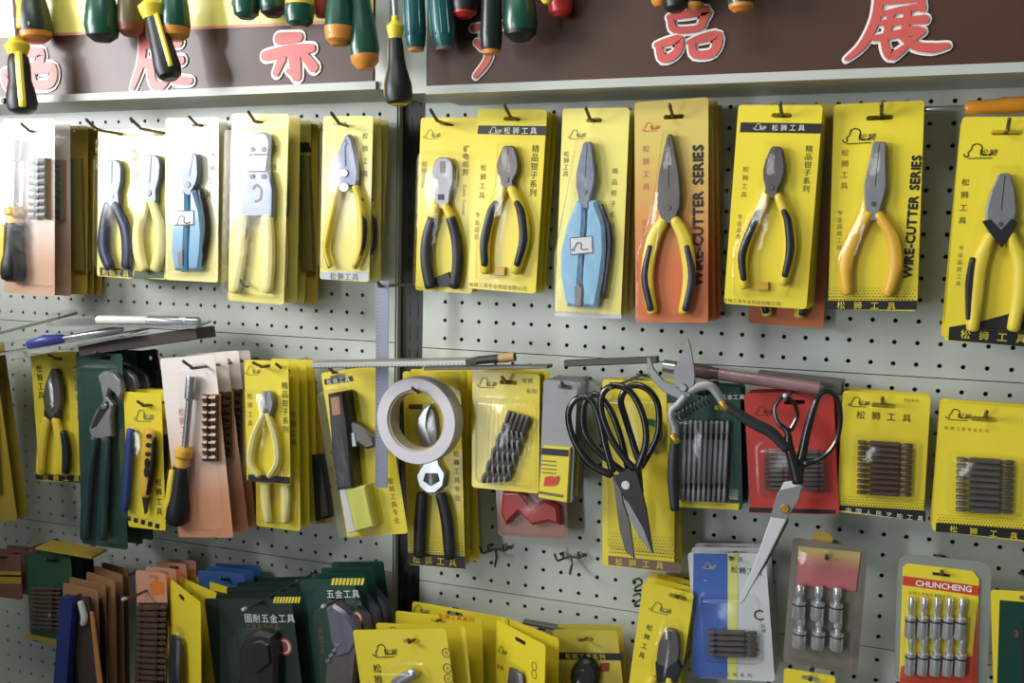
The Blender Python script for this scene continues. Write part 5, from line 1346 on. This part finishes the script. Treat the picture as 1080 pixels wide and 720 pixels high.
bar('steel_ruler', 'slim dark strip lying on the hooks behind the sideways yellow packs', 'ruler', cN((635, 262))[0], cN((790, 290))[0], 20, .004, .012, DSTEEL)

# =================================================================== BOTTOM ROW, LEFT BAY
# dark green packs with hatch
HATCH = YINK
def green_pack(label, q, d, slot, hatch, words, wpos, circle, m):
    p = pack('tool_pack', label, 'tool pack', Q(q, d), m, slot, .022)
    n = 9; a, b = hatch
    for i in range(n):
        x = a[0] + (b[0] - a[0]) * i / n; w_ = (b[0] - a[0]) / n * .7
        band(p, [(x + 1, a[1]), (x + 1 + w_, a[1]), (x + w_ - .6, b[1]), (x - .6, b[1])], HATCH)
    ht(p, words, wpos, 8, WHITE, step=1.1); ht(p, '工具系列产品', (wpos[0], wpos[1] + 9), 5, GREYI, step=1.2)
    c_, r_ = circle; x, z = p.F.L(c_)
    ink(p, mat('rose_ink', (196, 96, 92), .5)).flat(circ(x, z, r_ * p.F.s, n=18), p.h + .0004); ink(p, WHITE).ribbon(circ(x, z, r_ * .7 * p.F.s, n=16) + [circ(x, z, r_ * .7 * p.F.s, n=16)[0]], r_ * .2 * p.F.s, p.h + .0008)
    return p
p = green_pack('blackish green pack with yellow hatching and a dark clamp, bottom row', cM((392, 280), (756, 286), (742, 900), (370, 884)), 132, cM((580, 296))[0], cM((636, 276), (750, 302)), '固耐五金工具', cM((530, 366))[0], (cM((680, 486))[0], 8), DGCARD)
o = poly(p, p.root, cM((486, 500), (520, 440), (570, 424), (628, 440), (646, 520), (640, 860), (470, 860)), GUN, .001, .018, 'clamp_tool', .005)
poly(p, o, cM((506, 520), (540, 470), (580, 462), (612, 480), (618, 560), (560, 600), (520, 580)), RUB, .017, .022, 'jaw', .002)
rbl(p, *cM((470, 415))[0], *cM((650, 880))[0], .026, PFILM, .012); done(p)
behind(p, 4, .025, 'dark green hatched pack farther back behind the clamp', 'dark green packs behind the clamp', 1.2)
hook('wire hook with white tip ball before the blackish green pack', cM((588, 294))[0], 132, .040, .002, ball=True)
p = green_pack('dark green pack with yellow hatching and grey angled tool beside the dark post', cM((786, 200), (1022, 202), (1004, 820), (782, 812)), 110, cM((905, 290))[0], cM((880, 197), (1020, 226)), '五金工具', cM((876, 264))[0], (cM((985, 366))[0], 6.5), GCARD)
o = poly(p, p.root, cM((850, 330), (880, 308), (930, 340), (975, 400), (985, 470), (960, 520), (900, 540), (870, 470)), mat('violet_grey', (120, 118, 136), .3, .4), .001, .018, 'angled_tool', .004)
poly(p, o, cM((880, 500), (960, 470), (990, 500), (970, 700), (840, 720), (850, 560)), DSTEEL, .001, .016, 'tool_base', .004)
for i in range(4): poly(p, o, cM((850 + i * 14, 545 - i * 22), (868 + i * 14, 536 - i * 22), (872 + i * 14, 548 - i * 22), (856 + i * 14, 556 - i * 22)), CHROME, .017, .0195, 'tooth', .0005)
vt(p, '松狮工具', cM((834, 420))[0], 5.5, GREYI); rbl(p, *cM((826, 300))[0], *cM((1000, 760))[0], .026, PFILM, .012); done(p)
behind(p, 3, .027, 'dark green pack behind the grey angled tool', 'dark green packs beside the post', 1.0)
hook('wire hook with white tip ball before the dark green pack beside the post', cM((905, 288))[0], 110, .034, .002, ball=True)
# turned yellow packs with dark blister
for i, (tl, tr, d, lb) in enumerate((((179, 609), (212, 635), 96, 'turned yellow pack with lion emblem and dark blister tool, bottom left'), ((190, 608), (229, 625), 66, 'turned yellow pack behind the dark blister tool, bottom left'), ((200, 606), (244, 620), 44, 'hindmost turned yellow pack, bottom left'))):
    F = Fr.edge(tl, d, tr, .19); F.s = .0011
    p = pack('tool_pack', lb, 'tool pack', F, YEL, None, .02)
    if i == 0:
        x, z = F.L(cL((770, 358))[0]); ink(p, BLACK).flat(euroslot(x, z, .02, .006), p.h + .0004); logo(p, cL((690, 350))[0], 12)
    mb = MB(); mb.tube([V((-.006, -.010, -.07)), V((-.006, -.014, -.11)), V((-.006, -.012, -.17))], [.016, .022, .02], .3, n=12); mb.build('tool_body', GUN, p.root)
    mb = MB(); mb.tube([V((-.006, -.010, -.058)), V((-.006, -.014, -.11)), V((-.006, -.012, -.18))], [.021, .027, .024], .4, n=14); mb.build('blister', PFILM, p.root)
    done(p)
hook('wire hook of the turned yellow packs, bottom left', cL((775, 360))[0], 96, .008, .004)
# blue packs
p = pack('tool_pack', 'blue pack showing its top between the yellow and the green packs, bottom left', 'tool pack', Q([(214, 600), (262, 606), (262, 740), (212, 735)], 56), mat('blue_pack_card', (52, 96, 156), .45), (238, 611), .02)
poly(p, p.root, [(222, 625), (254, 628), (254, 720), (222, 720)], GUN, .001, .014, 'tool_body', .004); done(p)
behind(p, 2, .02, 'blue pack farther back between the yellow and green packs, bottom left', 'blue packs, bottom left')
hook('wire hook of the blue packs, bottom left', (239, 610), 56, .015, .005)
# pink pack with dark screws
p = pack('screw_pack', 'pink and orange topped pack with dark screws, bottom left', 'screw pack', Q(cL((604, 244), (722, 262), (706, 820), (566, 800)), 104), mat('pink_card', (202, 146, 120), .5), cL((650, 262))[0], .018)
poly(p, p.root, cL((630, 300), (660, 280), (690, 300), (690, 345), (640, 350)), mat('orange_print', (216, 120, 50), .5), .0008, .0012, 'orange_print', .0001)
band(p, cL((584, 380), (712, 380), (706, 820), (566, 800)), mat('dark_brown_card', (58, 46, 40), .6))
bits(p, *cL((580, 390), (572, 780), (690, 790), (700, 390)), 16, mat('brown_steel', (104, 84, 74), .4, .5), None, 'screw')
done(p)
behind(p, 3, .022, 'pink pack behind the dark screws, bottom left', 'pink screw packs, bottom left')
hook('wire hook with bright tip before the pink screw pack', cL((620, 330))[0], 104, .045, .002, ball=True)
# kraft boxes, turned
kq = [((67, 614), (104, 622), 118), ((74, 608), (112, 616), 100), ((92, 602), (122, 612), 84), ((100, 596), (130, 606), 66), ((108, 592), (136, 600), 48)]
kl = ['front kraft card pack beside the blue sleeve, bottom left', 'second kraft card pack from the front, bottom left', 'third kraft card pack from the front, bottom left', 'fourth kraft card pack from the front, bottom left', 'hindmost kraft card pack, bottom left']
for i, (tl, tr, d) in enumerate(kq):
    F = Fr.edge(tl, d, tr, .20); F.s = .0011
    p = pack('tool_pack', kl[i], 'tool pack', F, KRAFT, None, .02, group='kraft card packs, bottom left', thick=.0015)
    W = F.W
    mb = MB(); mb.tube([V((0, -.008, -.03)), V((0, -.010, -.1)), V((0, -.008, -.18))], [W * .28, W * .36, W * .3], .2, n=10); mb.build('tool_body', GUN, p.root)
    done(p)
hook('wire hook of the kraft card packs, bottom left', cL((345, 345))[0], 120, .03, .004)
p = pack('tool_pack', 'slim dark blue sleeve before the kraft packs, bottom left', 'tool pack', Q(cL((268, 340), (326, 356), (306, 800), (258, 780)), 138), mat('navy_sleeve', (34, 48, 110), .4), None, thick=.012); done(p)
p = pack('tool_pack', 'dark slim pack with amber edge next to the blue sleeve, bottom left', 'tool pack', Q(cL((332, 350), (382, 360), (440, 800), (330, 800)), 130), mat('dark_brown_card', (58, 46, 40), .6), None, thick=.006)
poly(p, p.root, cL((376, 420), (392, 420), (438, 780), (414, 780)), mat('amber_edge', (176, 120, 66), .5), .006, .008, 'amber_edge')
handle(p, p.root, cL((340, 380), (356, 440), (352, 470)), [5, 6, 5], LGREYC, h=.01, name='pale_clip'); done(p)
# green bit pack and red pack at far left
p = pack('bit_pack', 'dark green pack with dim brown bits and yellow foot, far bottom left', 'screwdriver bits', Q(cL((132, 188), (330, 180), (296, 572), (108, 528)), 96), mat('dim_green_card', (40, 78, 54), .5, vary=.1), cL((232, 200))[0], .022)
bits(p, *cL((132, 312), (128, 490), (250, 500), (256, 314)), 10, mat('brown_steel', (104, 84, 74), .4, .5))
band(p, cL((110, 510), (300, 546), (296, 572), (108, 528)), YELD); rbl(p, *cL((122, 300))[0], *cL((264, 504))[0], .014); done(p)
behind(p, 2, .022, 'green pack behind the dim brown bits, far bottom left', 'green bit packs, far bottom left')
hook('wire hook of the dim green bit pack, far bottom left', cL((234, 198))[0], 96, .02, .005)
p = pack('tool_pack', 'brownish red pack with yellow stripe cut off at the left edge, bottom row', 'tool pack', Q(cL((-60, 165), (100, 182), (84, 366), (-66, 350)), 104), mat('brown_red_card', (112, 74, 62), .5), cL((20, 190))[0], .02)
band(p, cL((-64, 246), (92, 250), (90, 300), (-64, 300)), YELD); band(p, cL((-64, 262), (91, 264), (91, 272), (-64, 270)), BLACK); done(p)
behind(p, 2, .022, 'brownish red pack behind the yellow-striped one at the left edge', 'red striped packs at the left edge')
hook('wire hook of the brownish red pack at the left edge, bottom row', cL((20, 188))[0], 104, .015, .005)
t, F, L_ = lying('ochre card lying on the hooks above the dim green bit pack', 'flat_pack', 'tool pack', cL((185, 140))[0], 96, cL((420, 180))[0], 80, .04, .003, YELD)

# =================================================================== SCREWDRIVERS ALONG THE TOP
def driver(label, top, end, d, prof, body, endm=None, endfrac=.9, collar=None, stripe=None, shaft=True, hole=None, flute=False):
    """screwdriver hanging handle down; top = where the handle begins (pixels), end = its lower end"""
    F = Fr.pt((top[0] + end[0]) / 2, (top[1] + end[1]) / 2, d)
    t = thing('screwdriver', label, 'screwdriver', F, 'screwdrivers along the top')
    A, B = F.P(top), F.P(end); s = F.s
    def seg(u0, u1, m, name, k=1.0):
        us = [u0] + [u for u, _ in prof if u0 < u < u1] + [u1]
        def rad(u):
            for (a, ra), (b, rb) in zip(prof, prof[1:]):
                if a <= u <= b: return ra + (rb - ra) * (u - a) / max(1e-6, b - a)
            return prof[-1][1]
        P_ = [A.lerp(B, u) for u in us]; W_ = [rad(u) * s * k for u in us]
        mb = MB(); mb.tube(P_, W_, 1, n=16, rnd=False); return mb.build(name, m, t)
    if endm: seg(0, endfrac, body, 'handle'); seg(endfrac, 1, endm, 'end_cap')
    else: seg(0, 1, body, 'handle')
    ax = (B - A).normalized()
    if collar:
        c0, c1_, r0, r1 = collar
        mb = MB(); a, b = F.P(c0), F.P(c1_); L_ = b - a
        mb.tube([a, a + L_ * .2, a + L_ * .45, a + L_ * .6, b], [r0 * .6 * s, r0 * .6 * s, r1 * s, r1 * .95 * s, r1 * .72 * s], 1, n=14, rnd=False); mb.build('collar', YGRIP, t)
        st = a
    else: st = A
    if shaft:
        mb = MB(); mb.tube([st, st - ax * .17], [.0032, .0032], 1, n=10, rnd=False); mb.build('shaft', CHROME, t)
    if stripe:
        m, u0, u1, off, wd = stripe
        sd = ax.cross(V((0, -1, 0))).normalized()
        def rad(u):
            for (a, ra), (b, rb) in zip(prof, prof[1:]):
                if a <= u <= b: return ra + (rb - ra) * (u - a) / max(1e-6, b - a)
            return prof[-1][1]
        us = [u0 + (u1 - u0) * i / 8 for i in range(9)]
        P_ = [A.lerp(B, u) + sd * (rad(u) * s * math.sin(off)) + V((0, -1, 0)) * (rad(u) * s * math.cos(off) * .9) for u in us]
        mb = MB(); mb.tube(P_, [wd * s] * 9, .6, n=8); mb.build('handle_stripe', m, t)
    if flute:
        for off in (-.9, -.3, .3, .9):
            sd = ax.cross(V((0, -1, 0))).normalized(); r_ = prof[2][1] * s
            P_ = [A.lerp(B, u) + sd * (r_ * math.sin(off)) + V((0, -1, 0)) * (r_ * math.cos(off) * .97) for u in (0, .4, .85)]
            mb = MB(); mb.tube(P_, [.0012, .0012, .0008], 1, n=6); mb.build('ridge', TEAL, t)
    if hole:
        x, y, r_ = hole; c_ = F.P((x, y), .0)
        rr = prof[-2][1] * s
        mb = MB(); mb.prism(circ(c_.x, c_.z, r_ * s, r_ * 1.5 * s, 12), rr * .75, rr * 1.02); mb.build('hang_hole', BLACK, t)
    return t
PB = [(0, 6), (.06, 8), (.2, 9), (.45, 9), (.6, 11), (.82, 12.5), (.94, 11), (1, 6)]
def bulb(k): return [(u, r * k) for u, r in PB]
ST = lambda o_=-.7, w_=2.6: (YGRIP, .05, .93, o_, w_)
driver('big black and yellow screwdriver hanging lowest at the far left', (19, 57), (24, 120), 150, bulb(.97), RUB, collar=((17, 40), (19, 58), 10, 10), stripe=(YGRIP, .02, .9, -.75, 4), hole=(14, 108, 1.6))
driver('dark green screwdriver with orange end behind the big black one at left', (30, -40), (38, 45), 128, bulb(1.12), mat('olive_handle', (44, 52, 40), .35), OEND, .88, stripe=(OGRIP, .5, .84, .2, 3.5), hole=(43, 28, 1.2))
driver('plain dark green screwdriver handle with round end, left third of the top', (106, -50), (108, 44), 140, bulb(1.15), GREEN, RUB, .93)
driver('olive screwdriver with brown end beside the plain green one', (134, -45), (138, 38), 122, bulb(.9), mat('olive_handle2', (96, 88, 48), .35), mat('brown_end', (128, 70, 50), .4), .85)
driver('black and yellow screwdriver hanging aslant before the left character', (163, 18), (180, 84), 152, [(0, 8), (.15, 8.5), (.5, 10), (.8, 11.5), (.94, 10), (1, 6)], RUB, collar=((159, -4), (162, 20), 11, 12), stripe=(YGRIP, .02, .85, -.8, 3))
driver('green screwdriver with orange end hanging right of the aslant black one', (184, -50), (185, 43), 138, bulb(1.05), GREEN, OEND, .85)
driver('dark green screwdriver end just showing left of the yellow-green handle', (259, -60), (260, 20), 138, bulb(1.0), GREEN, hole=(254, 6, 2))
driver('green and black screwdriver end next to the yellow-green handle', (287, -60), (288, 18), 128, bulb(1.0), GREEN, RUB, .88, hole=(288, 6, 1.6))
driver('yellow screwdriver with dark green end and hang hole', (315, -55), (316, 29), 144, bulb(1.1), YGRIP, GREEN, .72, hole=(311, 10, 2.6))
driver('red screwdriver end between the yellow-green and green handles', (340, -60), (339, 19), 113, bulb(.6), mat('dull_red', (176, 80, 70), .35))
driver('green screwdriver with orange end and hang hole left of the gap', (359, -50), (358, 48), 146, bulb(1.15), GREEN, OEND, .8, hole=(356, 34, 2.4))
driver('slanting green screwdriver with orange end by the gap', (375, -46), (386, 73), 132, bulb(1.15), GREEN, OEND, .88)
driver('long black screwdriver with yellow collar hanging before the gap', (417, 40), (421, 111), 162, [(0, 6), (.1, 7), (.3, 7.5), (.45, 9), (.7, 13), (.85, 13.5), (.95, 12), (1, 7)], RUB, YGRIP, .985, collar=((417, 17), (417, 41), 6, 8.5), stripe=(mat('olive_line', (120, 110, 50), .4), .05, .9, .9, 1.6))
driver('teal ridged screwdriver handle right of the gap', (434, -50), (439, 54), 127, [(0, 8), (.2, 10), (.4, 10.5), (.8, 10.5), (.93, 9), (1, 7)], TEAL, OEND, .97, flute=True)
driver('teal ridged screwdriver handle, second one right of the gap', (460, -50), (469, 53), 130, [(0, 8), (.2, 11), (.4, 12), (.8, 12), (.93, 10), (1, 8)], TEAL, mat('mauve_end', (120, 100, 100), .4), .97, flute=True)
driver('black screwdriver end with red tip right of the teal pair', (490, -60), (490, 19), 122, bulb(1.05), RUB, REDP, .92)
driver('black and dark green screwdriver with orange end before the right sign', (519, -44), (518, 57), 146, [(0, 8), (.2, 9.5), (.5, 10), (.8, 11), (.93, 10), (1, 8)], mat('black_green', (24, 40, 34), .3), OEND, .96)
driver('stout dark green screwdriver handle beside the black and green one', (547, -60), (549, 43), 136, bulb(1.4), GREEN, RUB, .9)
driver('yellow screwdriver end barely showing beside a red one', (577, -70), (577, 4), 152, bulb(.6), YGRIP)
driver('red screwdriver end barely showing in the middle of the top edge', (590, -60), (591, 18), 120, bulb(1.0), REDP)
driver('orange screwdriver tip just showing above the right 品', (696, -70), (696, 7), 126, bulb(.8), OEND)
driver('black screwdriver end just showing above the right 品', (712, -70), (713, 13), 138, bulb(1.1), RUB)
driver('orange and dark screwdriver end just showing above the right 品', (732, -70), (732, 12), 130, bulb(.9), RUB, OEND, .9)
driver('green screwdriver end with orange tip right of the right 品', (782, -70), (782, 13), 138, bulb(1.2), GREEN, OEND, .9)
